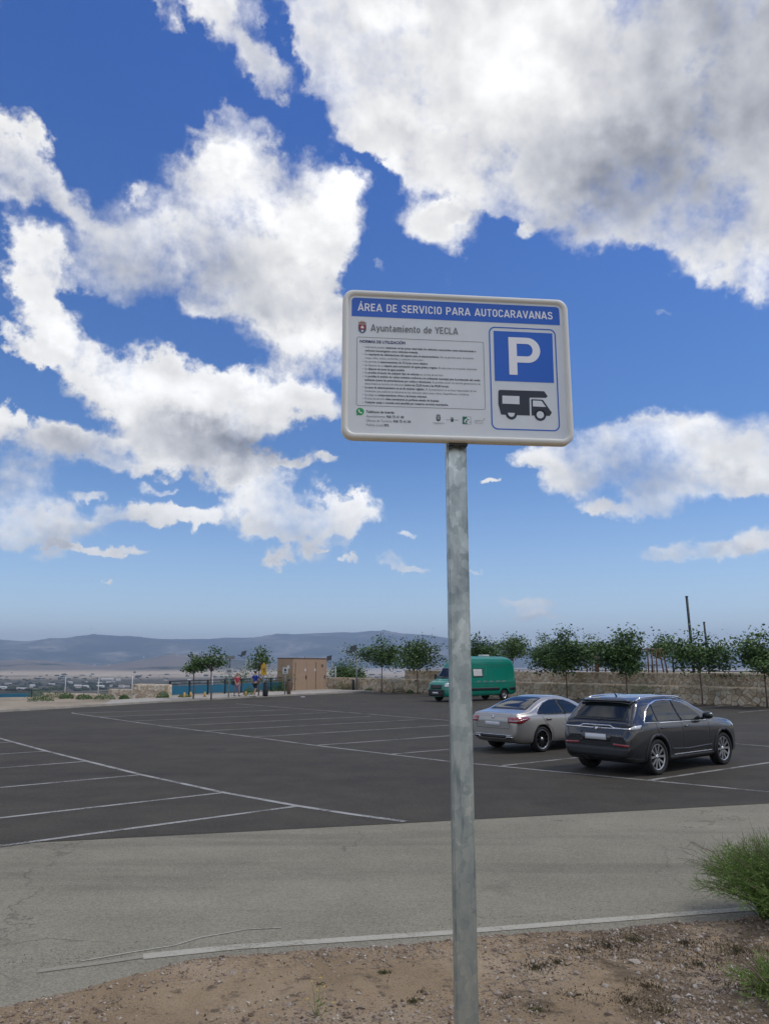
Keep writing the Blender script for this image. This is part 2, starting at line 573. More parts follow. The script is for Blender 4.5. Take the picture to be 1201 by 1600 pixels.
def sand_nodes(t, b, vec):
    w = t.n.new('ShaderNodeNewGeometry').outputs['Position']
    big = t.noise(w, 0.25, 6, 0.65)
    fine = t.noise(w, 9, 6, 0.7)
    c = t.ramp(big, [(0.3, (0.20, 0.165, 0.12)), (0.55, (0.33, 0.28, 0.21)), (0.75, (0.38, 0.335, 0.26))])
    c2 = t.mix(t.maprange(fine, 0.60, 0.70), c, (0.11, 0.10, 0.06))
    t.l.new(c2, b.inputs['Base Color'])


M_sand = mat('pale_sandy_ground', rough=0.95, spec=0.1, custom=sand_nodes)
M_conc = mat('pale_concrete', (0.36, 0.33, 0.28), 0.9, vary=0.25, vary_scale=1.5, bump=0.2)


def valley_nodes(t, b, vec):
    w = t.n.new('ShaderNodeNewGeometry').outputs['Position']
    wp = t.vmath('ADD', w, t.vmath('SCALE', t.noise(w, 0.0011, 2, 0.5, 'Color'), None, 260))
    cell = t.voronoi(t.mapping(wp, (0, 0, 0), (0, 0, R(28)), (0.0042, 0.0022, 1)), 1.0, 'F1', 'Color')
    sp = t.n.new('ShaderNodeSeparateColor'); t.l.new(cell, sp.inputs[0])
    c = t.ramp(sp.outputs[0], [(0.0, (0.06, 0.065, 0.042)), (0.25, (0.11, 0.095, 0.07)), (0.45, (0.05, 0.06, 0.036)), (0.6, (0.16, 0.135, 0.10)), (0.8, (0.24, 0.205, 0.155)), (0.92, (0.20, 0.15, 0.11)), (1.0, (0.08, 0.08, 0.05))], 'CONSTANT')
    n = t.noise(w, 0.012, 5, 0.7)
    scrub = t.noise(w, 0.0012, 5, 0.6)
    c = t.mix(t.maprange(scrub, 0.48, 0.6), c, (0.085, 0.078, 0.056))
    c = t.mix(t.maprange(n, 0.50, 0.60), c, (0.055, 0.065, 0.035))
    # pale fields farther out at the foot of the hills, sunlight painted into their colour
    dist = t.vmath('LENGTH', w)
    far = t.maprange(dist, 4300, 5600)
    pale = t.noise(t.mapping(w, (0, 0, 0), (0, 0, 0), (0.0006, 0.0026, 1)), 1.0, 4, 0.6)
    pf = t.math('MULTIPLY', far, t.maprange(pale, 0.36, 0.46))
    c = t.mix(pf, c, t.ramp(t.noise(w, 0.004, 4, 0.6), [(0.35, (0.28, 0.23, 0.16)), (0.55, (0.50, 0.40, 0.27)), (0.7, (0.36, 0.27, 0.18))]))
    t.l.new(c, b.inputs['Base Color'])


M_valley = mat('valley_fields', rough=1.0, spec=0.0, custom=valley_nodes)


def mountain_nodes(t, b, vec):
    w = t.n.new('ShaderNodeNewGeometry').outputs['Position']
    sp = t.n.new('ShaderNodeSeparateXYZ'); t.l.new(w, sp.inputs[0])
    n = t.noise(w, 0.0009, 7, 0.65)
    n2 = t.noise(w, 0.006, 5, 0.7)
    c = t.ramp(n, [(0.38, (0.03, 0.042, 0.026)), (0.5, (0.08, 0.085, 0.055)), (0.58, (0.24, 0.21, 0.16)), (0.68, (0.42, 0.37, 0.29))])
    c = t.mix(t.maprange(n2, 0.45, 0.65), c, (0.045, 0.055, 0.03))
    # bare rock of the nearer foothills
    dist = t.vmath('LENGTH', w)
    near = t.math('MULTIPLY', t.maprange(dist, 12500, 10500), t.maprange(n, 0.40, 0.52))
    c = t.mix(near, c, (0.21, 0.175, 0.135))
    # pale farmed ground below the hills, lightened in colour as if sunlit
    low = t.maprange(sp.outputs[2], -28, -52)
    pale = t.noise(t.mapping(w, (0, 0, 0), (0, 0, 0), (0.0005, 0.0016, 1)), 1.0, 4, 0.6)
    field = t.ramp(pale, [(0.30, (0.12, 0.115, 0.08)), (0.36, (0.40, 0.33, 0.23)), (0.58, (0.56, 0.45, 0.31)), (0.72, (0.16, 0.15, 0.11))])
    c = t.mix(low, c, field)
    t.l.new(c, b.inputs['Base Color'])


M_mount = mat('scrub_mountain', rough=1.0, spec=0.0, custom=mountain_nodes)


def galv_nodes(t, b, vec):
    cell = t.voronoi(t.mapping(t.vmath('ADD', vec, t.vmath('SCALE', t.noise(vec, 30, 3, 0.6, 'Color'), None, 0.03)), (0, 0, 0), (0, 0, 0), (1, 1, 0.7)), 40, 'F1', 'Color')
    sp = t.n.new('ShaderNodeSeparateColor'); t.l.new(cell, sp.inputs[0])
    big = t.noise(t.mapping(vec, (0, 0, 0), (0, 0, 0), (1, 1, 0.35)), 16, 6, 0.6)
    k = t.math('ADD', t.math('MULTIPLY', sp.outputs[0], 0.22), t.math('MULTIPLY', big, 0.9))
    c = t.ramp(k, [(0.32, (0.26, 0.305, 0.305)), (0.52, (0.37, 0.415, 0.405)), (0.68, (0.47, 0.515, 0.50)), (0.85, (0.64, 0.68, 0.66))])
    wet = t.noise(t.mapping(vec, (3, 1, 7), (0, 0, 0), (1, 1, 0.15)), 34, 3, 0.5)
    c = t.mix(t.maprange(wet, 0.62, 0.72), c, (0.22, 0.26, 0.265))
    t.l.new(c, b.inputs['Base Color'])
    t.l.new(t.maprange(k, 0.3, 0.8, 0.58, 0.34), b.inputs['Roughness'])


M_galv = mat('galvanised_steel', rough=0.5, metal=0.9, custom=galv_nodes)
M_signface = mat('sign_white', (0.64, 0.67, 0.67), 0.32, vary=0.05, vary_scale=7, coat=0.2)
M_signedge = mat('sign_cream_rim', (0.68, 0.67, 0.61), 0.38, vary=0.06, vary_scale=9)
M_signblue = mat('sign_blue', (0.012, 0.11, 0.50), 0.3, vary=0.05, vary_scale=6)
M_print = mat('print_white', (0.80, 0.80, 0.80), 0.4)
M_dgrey = mat('print_dark_grey', (0.065, 0.07, 0.08), 0.5)
M_mgrey = mat('print_mid_grey', (0.17, 0.18, 0.19), 0.5)
M_lgrey = mat('print_light_grey', (0.33, 0.34, 0.35), 0.5)
M_navy = mat('print_navy', (0.02, 0.03, 0.13), 0.45)
M_anth = mat('print_anthracite', (0.012, 0.018, 0.03), 0.4)
M_green = mat('print_green', (0.01, 0.30, 0.07), 0.4)
M_dgreen = mat('print_dark_green', (0.01, 0.15, 0.09), 0.4)
M_crest = mat('print_crest_red', (0.30, 0.03, 0.03), 0.5)
M_crestb = mat('print_crest_blue', (0.10, 0.14, 0.22), 0.5)
M_crown = mat('print_crest_crown', (0.28, 0.13, 0.08), 0.5)
M_bolt = mat('dark_bolt', (0.05, 0.05, 0.05), 0.45, 0.8)

M_stone = mat('tan_stone', rough=0.92, spec=0.2, vary=0.28, vary_scale=7, bump=0.5, bump_scale=16,
              tone=[(0.0, (0.36, 0.285, 0.195)), (0.3, (0.48, 0.385, 0.265)), (0.6, (0.56, 0.465, 0.335)), (0.85, (0.60, 0.52, 0.40)), (1.0, (0.44, 0.40, 0.33))])
M_stone2 = mat('pale_stone', rough=0.92, spec=0.2, vary=0.25, vary_scale=9, bump=0.4, bump_scale=20,
               tone=[(0.0, (0.42, 0.335, 0.24)), (0.35, (0.54, 0.44, 0.325)), (0.7, (0.62, 0.53, 0.41)), (1.0, (0.66, 0.60, 0.50))])
M_mortar = mat('dark_joint', (0.16, 0.125, 0.085), 0.95, vary=0.3)
M_leaf = mat('tree_leaf', rough=0.6, spec=0.3, vary=0.2, vary_scale=2,
             tone=[(0.0, (0.028, 0.056, 0.016)), (0.4, (0.052, 0.105, 0.028)), (0.75, (0.10, 0.18, 0.045)), (1.0, (0.16, 0.22, 0.075))])
M_bark = mat('thin_bark', (0.16, 0.115, 0.08), 0.9, vary=0.3, vary_scale=12)
M_broom = mat('broom_stem_green', rough=0.6, spec=0.25,
              tone=[(0.0, (0.035, 0.065, 0.014)), (0.45, (0.11, 0.19, 0.035)), (0.85, (0.20, 0.29, 0.06)), (1.0, (0.32, 0.28, 0.16))])
M_dry = mat('dry_stem', (0.15, 0.115, 0.075), 0.8, vary=0.3)
M_weed = mat('low_weed', rough=0.8, spec=0.2, tone=[(0.0, (0.085, 0.062, 0.040)), (0.5, (0.10, 0.090, 0.045)), (1.0, (0.11, 0.16, 0.05))])
M_flower = mat('yellow_flower', (0.65, 0.50, 0.03), 0.7)
M_pebble = mat('pebble', rough=0.9, spec=0.2, tone=[(0.0, (0.12, 0.085, 0.06)), (0.5, (0.27, 0.21, 0.16)), (0.85, (0.38, 0.33, 0.27)), (1.0, (0.52, 0.48, 0.42))])
M_rub = mat('tyre_rubber', (0.012, 0.012, 0.012), 0.85)
M_glass = mat('tinted_car_glass', (0.010, 0.014, 0.016), 0.02, spec=0.5)
M_blackpl = mat('black_plastic', (0.016, 0.016, 0.017), 0.5)
M_chrome = mat('bright_chrome', (0.75, 0.76, 0.77), 0.16, 1.0)
M_alloy = mat('alloy_silver', (0.55, 0.55, 0.56), 0.3, 0.9)
M_alloyd = mat('alloy_black', (0.012, 0.012, 0.013), 0.28, 0.3)
M_tail = mat('tail_lamp_red', (0.26, 0.008, 0.012), 0.12, spec=0.8, coat=0.8)
M_clear = mat('clear_lamp', (0.55, 0.57, 0.58), 0.1, spec=0.8, coat=0.8)
M_plate = mat('number_plate', (0.60, 0.61, 0.62), 0.4)
M_suv = mat('dark_grey_paint', (0.034, 0.037, 0.043), 0.26, 0.6, coat=1.0, vary=0.04)
M_silver = mat('champagne_silver_paint', (0.37, 0.355, 0.325), 0.34, 0.6, coat=1.0)
M_vang = mat('teal_green_paint', (0.0, 0.20, 0.135), 0.35, coat=0.5, vary=0.06, vary_scale=1.5)
M_vanw = mat('white_blind', (0.60, 0.58, 0.56), 0.5)
M_brown = mat('brown_panel', (0.34, 0.235, 0.155), 0.75, vary=0.08, vary_scale=2)
M_browne = mat('dark_brown_trim', (0.12, 0.075, 0.05), 0.7)
M_seam = mat('dark_seam', (0.13, 0.085, 0.055), 0.8)
M_bluef = mat('blue_fence_panel', (0.012, 0.12, 0.20), 0.55, vary=0.15, vary_scale=0.8)
M_dkmetal = mat('dark_metal', (0.03, 0.035, 0.04), 0.5, 0.4)
M_greymet = mat('grey_metal', (0.22, 0.24, 0.24), 0.5, 0.4)
M_whitem = mat('white_metal', (0.60, 0.60, 0.58), 0.5)
M_yellow = mat('yellow_sign', (0.62, 0.36, 0.015), 0.5)
M_yelpost = mat('yellow_marker', (0.55, 0.36, 0.10), 0.7)
M_wood = mat('wooden_post', (0.13, 0.075, 0.04), 0.85, vary=0.3, vary_scale=6)
M_play = mat('play_blue', (0.01, 0.10, 0.42), 0.35)
M_playg = mat('play_green_slide', (0.06, 0.22, 0.09), 0.4)
M_skin = mat('skin', (0.42, 0.25, 0.18), 0.6)
M_shirt = mat('blue_shirt', (0.01, 0.05, 0.36), 0.8)
M_shorts = mat('dark_shorts', (0.02, 0.025, 0.04), 0.8)
M_hair = mat('dark_hair', (0.03, 0.02, 0.015), 0.7)
M_red = mat('red_pink_top', (0.42, 0.05, 0.09), 0.8)
M_floral = mat('pale_patterned_trousers', (0.24, 0.16, 0.20), 0.8, vary=0.6, vary_scale=30)
M_grayhair = mat('fair_hair', (0.30, 0.24, 0.16), 0.7)
M_whitewall = mat('white_render', (0.62, 0.60, 0.56), 0.8)
M_tile = mat('tile_roof', (0.30, 0.17, 0.12), 0.85)
M_far = mat('far_tree_foliage', rough=0.9, spec=0.05, tone=[(0.0, (0.025, 0.035, 0.018)), (1.0, (0.06, 0.07, 0.035))])

# ------------------------------------------------------------------ haze
hz = MB()
hz.box((0, 11800, 420), (44000, 25000, 1000))


def haze_mat():
    m = bpy.data.materials.new('air_haze')
    m.use_nodes = True
    n = m.node_tree.nodes; n.clear()
    v = n.new('ShaderNodeVolumePrincipled')
    v.inputs['Color'].default_value = (0.56, 0.74, 1.0, 1)
    v.inputs['Density'].default_value = 0.000076
    v.inputs['Anisotropy'].default_value = 0.2
    o = n.new('ShaderNodeOutputMaterial')
    m.node_tree.links.new(v.outputs[0], o.inputs['Volume'])
    return m


hz.build('haze', haze_mat(), kind='stuff', label='thin blue air haze over the valley')


# ------------------------------------------------------------------ terrain
def smooth(a, b, x):
    t = min(max((x - a) / (b - a), 0), 1)
    return t * t * (3 - 2 * t)


A_DIR = Vector((-0.6505, 0.7595, 0))       # along the line of the long stone wall, away from us
B_DIR = Vector((0.7595, 0.6505, 0))
WALL0 = Vector((21.2, 43.65, 0))


def lerp_list(x, pts):
    if x <= pts[0][0]: return pts[0][1]
    for (a, b), (c, d) in zip(pts, pts[1:]):
        if x <= c: return b + (d - b) * (x - a) / (c - a)
    return pts[-1][1]


def plateau_height(x, y):
    """hill top: flat, raised behind the long wall, falling away outside"""
    p = Vector((x, y, 0)) - WALL0
    s = p.dot(A_DIR); b = p.dot(B_DIR)
    up = smooth(1.4, 3.2, b) * (1 - smooth(26, 33, s)) * 1.66
    low = smooth(0.3, 1.0, b) * (1 - smooth(40, 46, s)) * 0.5
    h = max(up, low)
    # distance outside the top's outline
    d = max(b - 30, 0) if s < 30 else max(b - 6, 0)
    d = max(d, s - 46 if b > -18 else 0)
    # left edge of the top
    q = Vector((x, y, 0)) - Vector((-27, 57, 0))
    nrm = Vector((-0.79, 0.61, 0))
    d2 = q.dot(nrm) - 1.0
    if x < -4: d = max(d, d2 if y < 66 else max(d2, y - 76))
    d = max(d, -x - 70, x - 110)
    if y < -20: d = max(d, -20 - y)
    return h - smooth(0, 12, d) * 2.0 - max(d - 4, 0) * 0.28


def grid_mesh(name, xs, ys, fz, material, **kw):
    vs = [(x, y, fz(x, y)) for y in ys for x in xs]
    nx = len(xs)
    fs = [(j * nx + i, j * nx + i + 1, (j + 1) * nx + i + 1, (j + 1) * nx + i) for j in range(len(ys) - 1) for i in range(nx - 1)]
    mb = MB(); mb.add(vs, fs, True)
    return mb.build(name, material, **kw)


VALLEY = -72.0


def hill_top(x, y):
    return max(plateau_height(x, y) - 0.012, VALLEY - 4)


xs = [-420 + i * 20 for i in range(16)] + [-110 + i * 2.0 for i in range(31)] + [-49 + i * 1.0 for i in range(100)] + [52 + i * 3 for i in range(24)] + [130 + i * 20 for i in range(20)]
ys = [-260 + i * 20 for i in range(12)] + [-30 + i * 3 for i in range(20)] + [30 + i * 1.0 for i in range(70)] + [101 + i * 5 for i in range(14)] + [180 + i * 20 for i in range(16)]
ground = grid_mesh('ground', sorted(set(xs)), sorted(set(ys)), hill_top, M_sand, kind='structure')

# valley floor and the mountains, one sheet by azimuth and distance
RIDGE = [(-1400, 1004), (-500, 1002), (-100, 1000), (0, 1001), (40, 1004), (100, 1001), (145, 996), (200, 997), (260, 999), (330, 1001), (400, 998), (450, 996), (490, 990),
         (530, 988), (600, 990), (650, 994), (700, 1001), (780, 1010), (900, 1018), (1050, 1019), (1130, 1017), (1201, 1013), (1400, 1010), (2600, 1014)]
RIDGE_W = []
for px, py in RIDGE:
    d = sight(px, py)
    RIDGE_W.append((math.degrees(math.atan2(d.x, d.y)), d.z / math.hypot(d.x, d.y)))
FORE = [(-60, .010), (-30, .008), (-24, .009), (-20, .003), (-17, .009), (-15.2, .015), (-14, .012), (-12.5, .014), (-10, .009), (-7, .003), (0, .001), (20, .001), (60, .004)]


def true_dist(d): return d if d < 6400 else 6400 + (d - 6400) * 2.8


def land_z(az, dist):
    top = lerp_list(az, RIDGE_W)
    w = Vector((math.sin(R(az)), math.cos(R(az)), 0)) * true_dist(dist)
    n = noise.fractal(w * 0.0003, 0.9, 2.1, 6)
    ridged = noise.ridged_multi_fractal(w * 0.00045, 0.9, 2.0, 6, 1.0, 2.0)
    back = (true_dist(10700) * top + 2.25 - VALLEY)
    t = smooth(8300, 10700, dist)
    h = back * t * (1 - smooth(11000, 13200, dist) * .5)
    h += t * (1 - smooth(10200, 10800, dist)) * (ridged - 1.0) * 130
    if 10300 < dist < 11300: h += 12 * n
    fore = lerp_list(az, FORE) * true_dist(7200)
    ft = smooth(6300, 7100, dist) * (1 - smooth(7300, 8600, dist))
    h = max(h, (fore + 30) * ft * (0.45 + 0.5 * ridged) if fore > 15 else h)
    return VALLEY + h + 1.5 * n


azs = [-180 + i * 6 for i in range(23)] + [-44 + i * 0.28 for i in range(314)] + [44 + i * 6 for i in range(23)]
azs = sorted(set(azs))
dists = [90, 200, 400, 700, 1200, 2000, 3000, 4200, 5400, 6200] + [6400 + i * 110 for i in range(47)] + [11800, 12400, 13100]


def polar(name, dd, material, **kw):
    vs = []
    for dist in dd:
        for az in azs:
            z = land_z(az, dist) if abs(az) < 100 else VALLEY
            D = true_dist(dist)
            vs.append((math.sin(R(az)) * D, math.cos(R(az)) * D, z))
    n = len(azs)
    fs = [(j * n + i, j * n + i + 1, (j + 1) * n + i + 1, (j + 1) * n + i) for j in range(len(dd) - 1) for i in range(n - 1)]
    mb = MB(); mb.add(vs, fs, True)
    return mb.build(name, material, **kw)


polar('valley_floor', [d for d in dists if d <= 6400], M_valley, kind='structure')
polar('mountains', [d for d in dists if d >= 6400], M_mount, kind='structure')


# ------------------------------------------------------------------ road, car park, verge
def sheet(name, pts, z, material, **kw):
    mb = MB(); mb.add([(x, y, z) for x, y in pts], [tuple(range(len(pts)))])
    return mb.build(name, material, **kw)


def road_far(x): return 11.77 + 0.262 * x + 0.0008 * x * x


def road_near(x): return 7.0 + 0.205 * x


rx_ = [-60 + i * 4 for i in range(31)]
mb = MB()
mb.add([(x, road_near(x) - 3.0, 0) for x in rx_] + [(x, road_far(x), 0) for x in rx_], [(i, i + 1, len(rx_) + i + 1, len(rx_) + i) for i in range(len(rx_) - 1)])
mb.build('road', M_road, kind='structure')
edge_pts = [(-60, 10), (-42, 22), (-29, 31), (-18.9, 38.9), (-15.9, 44.6), (-13.9, 48.9), (-10.8, 54.2), (-7.7, 59.0), (-4.6, 63.3), (-1.6, 67.2), (0.2, 68.6)]
wall_front = [tuple((WALL0 + A_DIR * s - B_DIR * 0.02).xy) for s in (29.5, 20, 10, 0, -10, -20)]
lot_poly = [(x, road_far(x)) for x in range(-56, 61, 4)][::-1]
lot = sheet('car_park', [(x, y) for x, y in lot_poly] + edge_pts[0:] + wall_front, 0.004, M_lot, kind='structure')


def ribbon(name, pts, w, z, material, **kw):
    pts = [Vector((p[0], p[1], 0)) for p in pts]
    # refine
    fine = []
    for a, b in zip(pts, pts[1:]):
        n = max(1, int((b - a).length / 1.2))
        fine += [a.lerp(b, i / n) for i in range(n)]
    fine.append(pts[-1])
    vs = []
    for i, p in enumerate(fine):
        d = (fine[min(i + 1, len(fine) - 1)] - fine[max(i - 1, 0)]).normalized()
        nrm = Vector((-d.y, d.x, 0)) * w * 0.5 * random.uniform(0.93, 1.07)
        vs += [(p.x + nrm.x, p.y + nrm.y, z), (p.x - nrm.x, p.y - nrm.y, z)]
    mb = MB(); mb.add(vs, [(2 * i, 2 * i + 1, 2 * i + 3, 2 * i + 2) for i in range(len(fine) - 1)])
    return mb.build(name, material, **kw)


LW = 0.105
line_a = [(-40, 56), (-28.5, 43.6), (-17.9, 31.6), (-12.09, 25.08), (-9.03, 21.41), (-7.09, 19.17), (-5.09, 16.87), (-2.89, 14.56), (-1.4, 13.21), (-0.5, 12.5), (0.3, 11.95)]
line_a = line_a[2:]
ribbon('parking_line', line_a, LW * 1.1, 0.0085, M_line, kind='structure')
for (x, y) in [(-1.4, 13.21), (-2.89, 14.56), (-5.09, 16.87), (-7.09, 19.17), (-9.03, 21.41), (-11.1, 23.9), (-13.2, 26.4), (-15.3, 28.8)]:
    ribbon('parking_line', [(x - .04, y - .03), (x - 0.774 * 5.2, y - 0.632 * 5.2)], LW, 0.0085, M_line, kind='structure')
B0, B6 = Vector((-14.98, 38.14)), Vector((6.96, 14.63))
line_b = [(-15.15, 38.5), (-14.9, 38.0), (-8.32, 30.01), (-4.19, 25.52), (-1.99, 22.91), (0.14, 20.65), (1.52, 19.17), (6.96, 14.63), (11.0, 11.4 + 3.2)]
line_b[-1] = (7.6, 14.1)
ribbon('parking_line', line_b, LW, 0.0085, M_line, kind='structure')
BD = Vector((0.80, 0.60))
for x, y in [(5.22, 16.05), (2.64, 18.33), (0.14, 20.65), (-1.99, 22.91), (-4.19, 25.52), (-6.3, 27.85), (-8.32, 30.01), (-10.5, 32.7), (-12.7, 35.3), (-14.9, 38.0)]:
    ribbon('parking_line', [(x + .05, y + .03), (x + BD.x * 9.6, y + BD.y * 9.6)], LW, 0.0085, M_line, kind='structure')
ribbon('parking_line', [(-8.9, 47.5), (2.65, 33.1), (10.85, 22.56), (14.0, 18.6)], LW, 0.0125, M_line, kind='structure')
for i in range(9):
    p = WALL0 + A_DIR * (-8 + i * 3.4) - B_DIR * 1.2
    if i < 5:
        ribbon('parking_line', [(p.x, p.y), (p.x - B_DIR.x * 5.0, p.y - B_DIR.y * 5.0)], LW, 0.0085, M_line, kind='structure')
# pale worn line along the near edge of the road
ribbon('road_edge_line', [(-1.9, 6.62), (-1.2, 6.83), (0.54, 7.17), (1.8, 7.46), (2.94, 7.72), (4.2, 8.0), (8, 8.8), (20, 11.3)], 0.115, 0.0045, M_edge, kind='structure')
# pale crack sealing line over the road, lower left
ribbon('road_edge_line', [(-2.6, 6.32), (-2.2, 6.48), (-1.9, 6.62)], 0.07, 0.0045, M_edge2, kind='structure')
ribbon('road_crack', [(-2.35, 6.52), (-2.0, 6.72), (-1.72, 6.86), (-1.55, 7.05), (-1.2, 7.25), (-0.9, 7.3)], 0.02, 0.005, M_edge, kind='structure')


def verge_z(x, y):
    near = 7.02 + 0.205 * x
    if x < -0.6: near -= 0.30 * (-0.6 - x) * smooth(1.2, 2.4, -x)
    near += 0.10 * noise.noise(Vector((x * 1.3, y * 0.3, 0))) + 0.05 * noise.noise(Vector((x * 5, y * 2, 3)))
    d = near - y
    h = -0.03 + smooth(-0.02, 0.35, d) * 0.075 + smooth(0.6, 4.2, d) * 0.22
    h += 0.03 * noise.noise(Vector((x * 1.7, y * 1.7, 1))) * smooth(0, 0.8, d) + 0.012 * noise.noise(Vector((x * 8, y * 8, 2))) * smooth(-0.1, 0.3, d)
    return h


grid_mesh('verge', [-14 + i * 0.5 for i in range(20)] + [-4 + i * 0.06 for i in range(154)] + [5.3 + i * 0.5 for i in range(30)],
          [-4 + i * 0.5 for i in range(16)] + [4.0 + i * 0.06 for i in range(80)] + [8.9 + i * 0.3 for i in range(18)], verge_z, M_soil, kind='structure')

# kerbs and pavement at the far left edge
mb = MB()
ep = [Vector((x, y, 0)) for x, y in edge_pts]
for a, b in zip(ep, ep[1:]):
    n = max(1, int((b - a).length / 1.0))
    for i in range(n):
        p = a.lerp(b, (i + .5) / n); d = (b - a)
        mb.box((p.x - 0.06, p.y + 0.04, 0.055), (d.length / n * 0.985, 0.16, 0.13), math.atan2(d.y, d.x))
mb.build('kerb', M_conc, kind='structure')
mb = MB()
pav = [(-15.9, 44.7), (-13.95, 48.95), (-10.9, 54.3), (-7.8, 59.1), (-4.7, 63.4), (-1.6, 67.3), (-0.4, 68.7), (-5.6, 75.6), (-9.2, 72.5), (-10.3, 66.2), (-12.8, 61.0), (-15.4, 55.8), (-17.4, 50.4)]
mb.add([(x, y, 0.10) for x, y in pav], [tuple(range(len(pav)))])
mb.build('pavement', M_conc, kind='structure')


# ------------------------------------------------------------------ stones of the walls
def clip(poly, nx, ny, c):
    out = []
    for i in range(len(poly)):
        a = poly[i]; b = poly[(i + 1) % len(poly)]
        da = a[0] * nx + a[1] * ny - c; db = b[0] * nx + b[1] * ny - c
        if da <= 0: out.append(a)
        if (da < 0 < db) or (db < 0 < da):
            t = da / (da - db)
            out.append((a[0] + (b[0] - a[0]) * t, a[1] + (b[1] - a[1]) * t))
    return out


def cells(L, h0, h1, size, rnd, asp=0.72):
    """irregular polygons filling the wall's face; h(s) goes linearly from h0 to h1"""
    nx = max(1, int(L / size)); hm = max(h0, h1)
    ny = max(1, round(hm / (size * asp)))
    sx = L / nx; sy = hm / ny
    pts = {}
    for i in range(-1, nx + 1):
        for j in range(-1, ny + 1):
            off = 0.5 * sx if j % 2 else 0
            pts[i, j] = ((i + 0.5 + rnd.uniform(-.46, .46)) * sx + off * .6, (j + 0.5 + rnd.uniform(-.44, .44)) * sy)
    res = []
    for i in range(nx):
        for j in range(ny):
            c = pts[i, j]
            poly = [(max(0, c[0] - 2 * sx), 0), (min(L, c[0] + 2 * sx), 0), (min(L, c[0] + 2 * sx), hm), (max(0, c[0] - 2 * sx), hm)]
            for di in (-2, -1, 0, 1, 2):
                for dj in (-1, 0, 1, -2, 2):
                    q = pts.get((i + di, j + dj))
                    if q is None or q is c: continue
                    nxx, nyy = q[0] - c[0], q[1] - c[1]
                    m = (nxx * (q[0] + c[0]) + nyy * (q[1] + c[1])) / 2
                    poly = clip(poly, nxx, nyy, m)
                    if len(poly) < 3: break
                if len(poly) < 3: break
            if len(poly) >= 3:
                # top line
                sl = (h1 - h0) / L
                poly = clip(poly, -sl, 1, h0)
            if len(poly) >= 3: res.append(poly)
    return res


def stone_shape(poly, rnd, gap, depth, proud):
    cx = sum(p[0] for p in poly) / len(poly); cy = sum(p[1] for p in poly) / len(poly)
    def ring(g, y):
        out = []
        for p in poly:
            dx, dy = cx - p[0], cy - p[1]; l = math.hypot(dx, dy) or 1
            k = min(g / l, 0.45)
            out.append((p[0] + dx * k, y, p[1] + dy * k))
        return out
    pr = proud * rnd.uniform(0.45, 1.3)
    n = len(poly)
    v = ring(gap, depth) + ring(gap, -pr * 0.55) + ring(gap * 3.2, -pr)
    f = []
    for r in (0, 1):
        for i in range(n):
            f.append((r * n + i, r * n + (i + 1) % n, (r + 1) * n + (i + 1) % n, (r + 1) * n + i))
    f.append(tuple(range(2 * n, 3 * n)))
    return v, f


def stone_wall(name, p0, direction, L, h0, h1, thick, size, z0, material, n_parts, seed, label, cat='wall', group=None, both_ends=False, top_cap=True, near_first=True):
    """the wall's face looks to local -Y; local X runs along it"""
    rnd = random.Random(seed)
    root = empty(name, (p0[0], p0[1], z0), math.atan2(direction.y, direction.x), label=label, cat=cat, group=group)
    mb = MB()
    ve = [(0.0, 0.03, 0), (L, 0.03, 0), (L, thick, 0), (0, thick, 0), (0, 0.03, h0 - .02), (L, 0.03, h1 - .02), (L, thick, h1 - .02), (0, thick, h0 - .02)]
    mb.add(ve, [(3, 2, 1, 0), (4, 5, 6, 7), (0, 1, 5, 4), (1, 2, 6, 5), (2, 3, 7, 6), (3, 0, 4, 7)])
    mb.build('mortar_core', M_mortar, root)
    polys = cells(L, h0, h1, size, rnd)
    polys.sort(key=lambda q: (Vector((p0[0], p0[1])) + Vector((direction.x, direction.y)) * q[0][0]).length)
    rest = MB()
    for k, poly in enumerate(polys):
        v, f = stone_shape(poly, rnd, size * 0.035, 0.03, 0.035 + size * 0.06)
        tone = rnd.random()
        if k < n_parts:
            b = MB(); b.cv = tone; b.add(v, f); b.build('stone', material, root, attr=True)
        else:
            rest.cv = tone; rest.add(v, f)
    if rest.v:
        rest.build('stone_facing', material, root, attr=True, kind='stuff')
    # coping: flat irregular stones laid on top
    cap = MB(); x = 0
    while x < L:
        w = min(rnd.uniform(.8, 1.4) * size, L - x)
        hh = h0 + (h1 - h0) * (x + w / 2) / L
        cap.cv = rnd.random() * .6 + .35
        cap.box((x + w / 2, thick / 2 + .01, hh + 0.012), (w * 0.97, thick - 0.01, 0.05 + rnd.random() * .02), rnd.uniform(-.02, .02))
        x += w
    cap.build('coping', material, root, attr=True, kind='stuff')
    if both_ends:
        for e in (0, 1):
            hh = h1 if e else h0
            side = MB()
            for poly in cells(thick, hh, hh, size, rnd):
                v, f = stone_shape(poly, rnd, size * 0.035, 0.03, 0.04)
                side.cv = rnd.random()
                if e: v = [(L - q[1] - 0.03 + .03, q[0], q[2]) for q in v]
                else: v = [(q[1], thick - q[0], q[2]) for q in v]
                side.add(v, f)
            side.build('end_facing', material, root, attr=True, kind='stuff')
    return root


w_start = WALL0 - A_DIR * 12.0      # off the right side of the picture
# local X must run so that -Y faces the car park: direction from far to near
far_end = WALL0 + A_DIR * 41.0
dirn = -A_DIR
stone_wall('stone_wall', far_end + dirn * 0, dirn, 53.0, 1.12, 0.95, 0.55, 0.36, 0.0, M_stone, 300, 3,
           'long low wall of irregular tan stones along the far side of the car park')
up_end = WALL0 + A_DIR * 31.0 + B_DIR * 0.95
stone_wall('stone_wall', up_end, dirn, 43.0, 1.80, 1.72, 0.5, 0.23, 0.02, M_stone2, 0, 5,
           'higher pale stone wall stepped back behind the low wall')

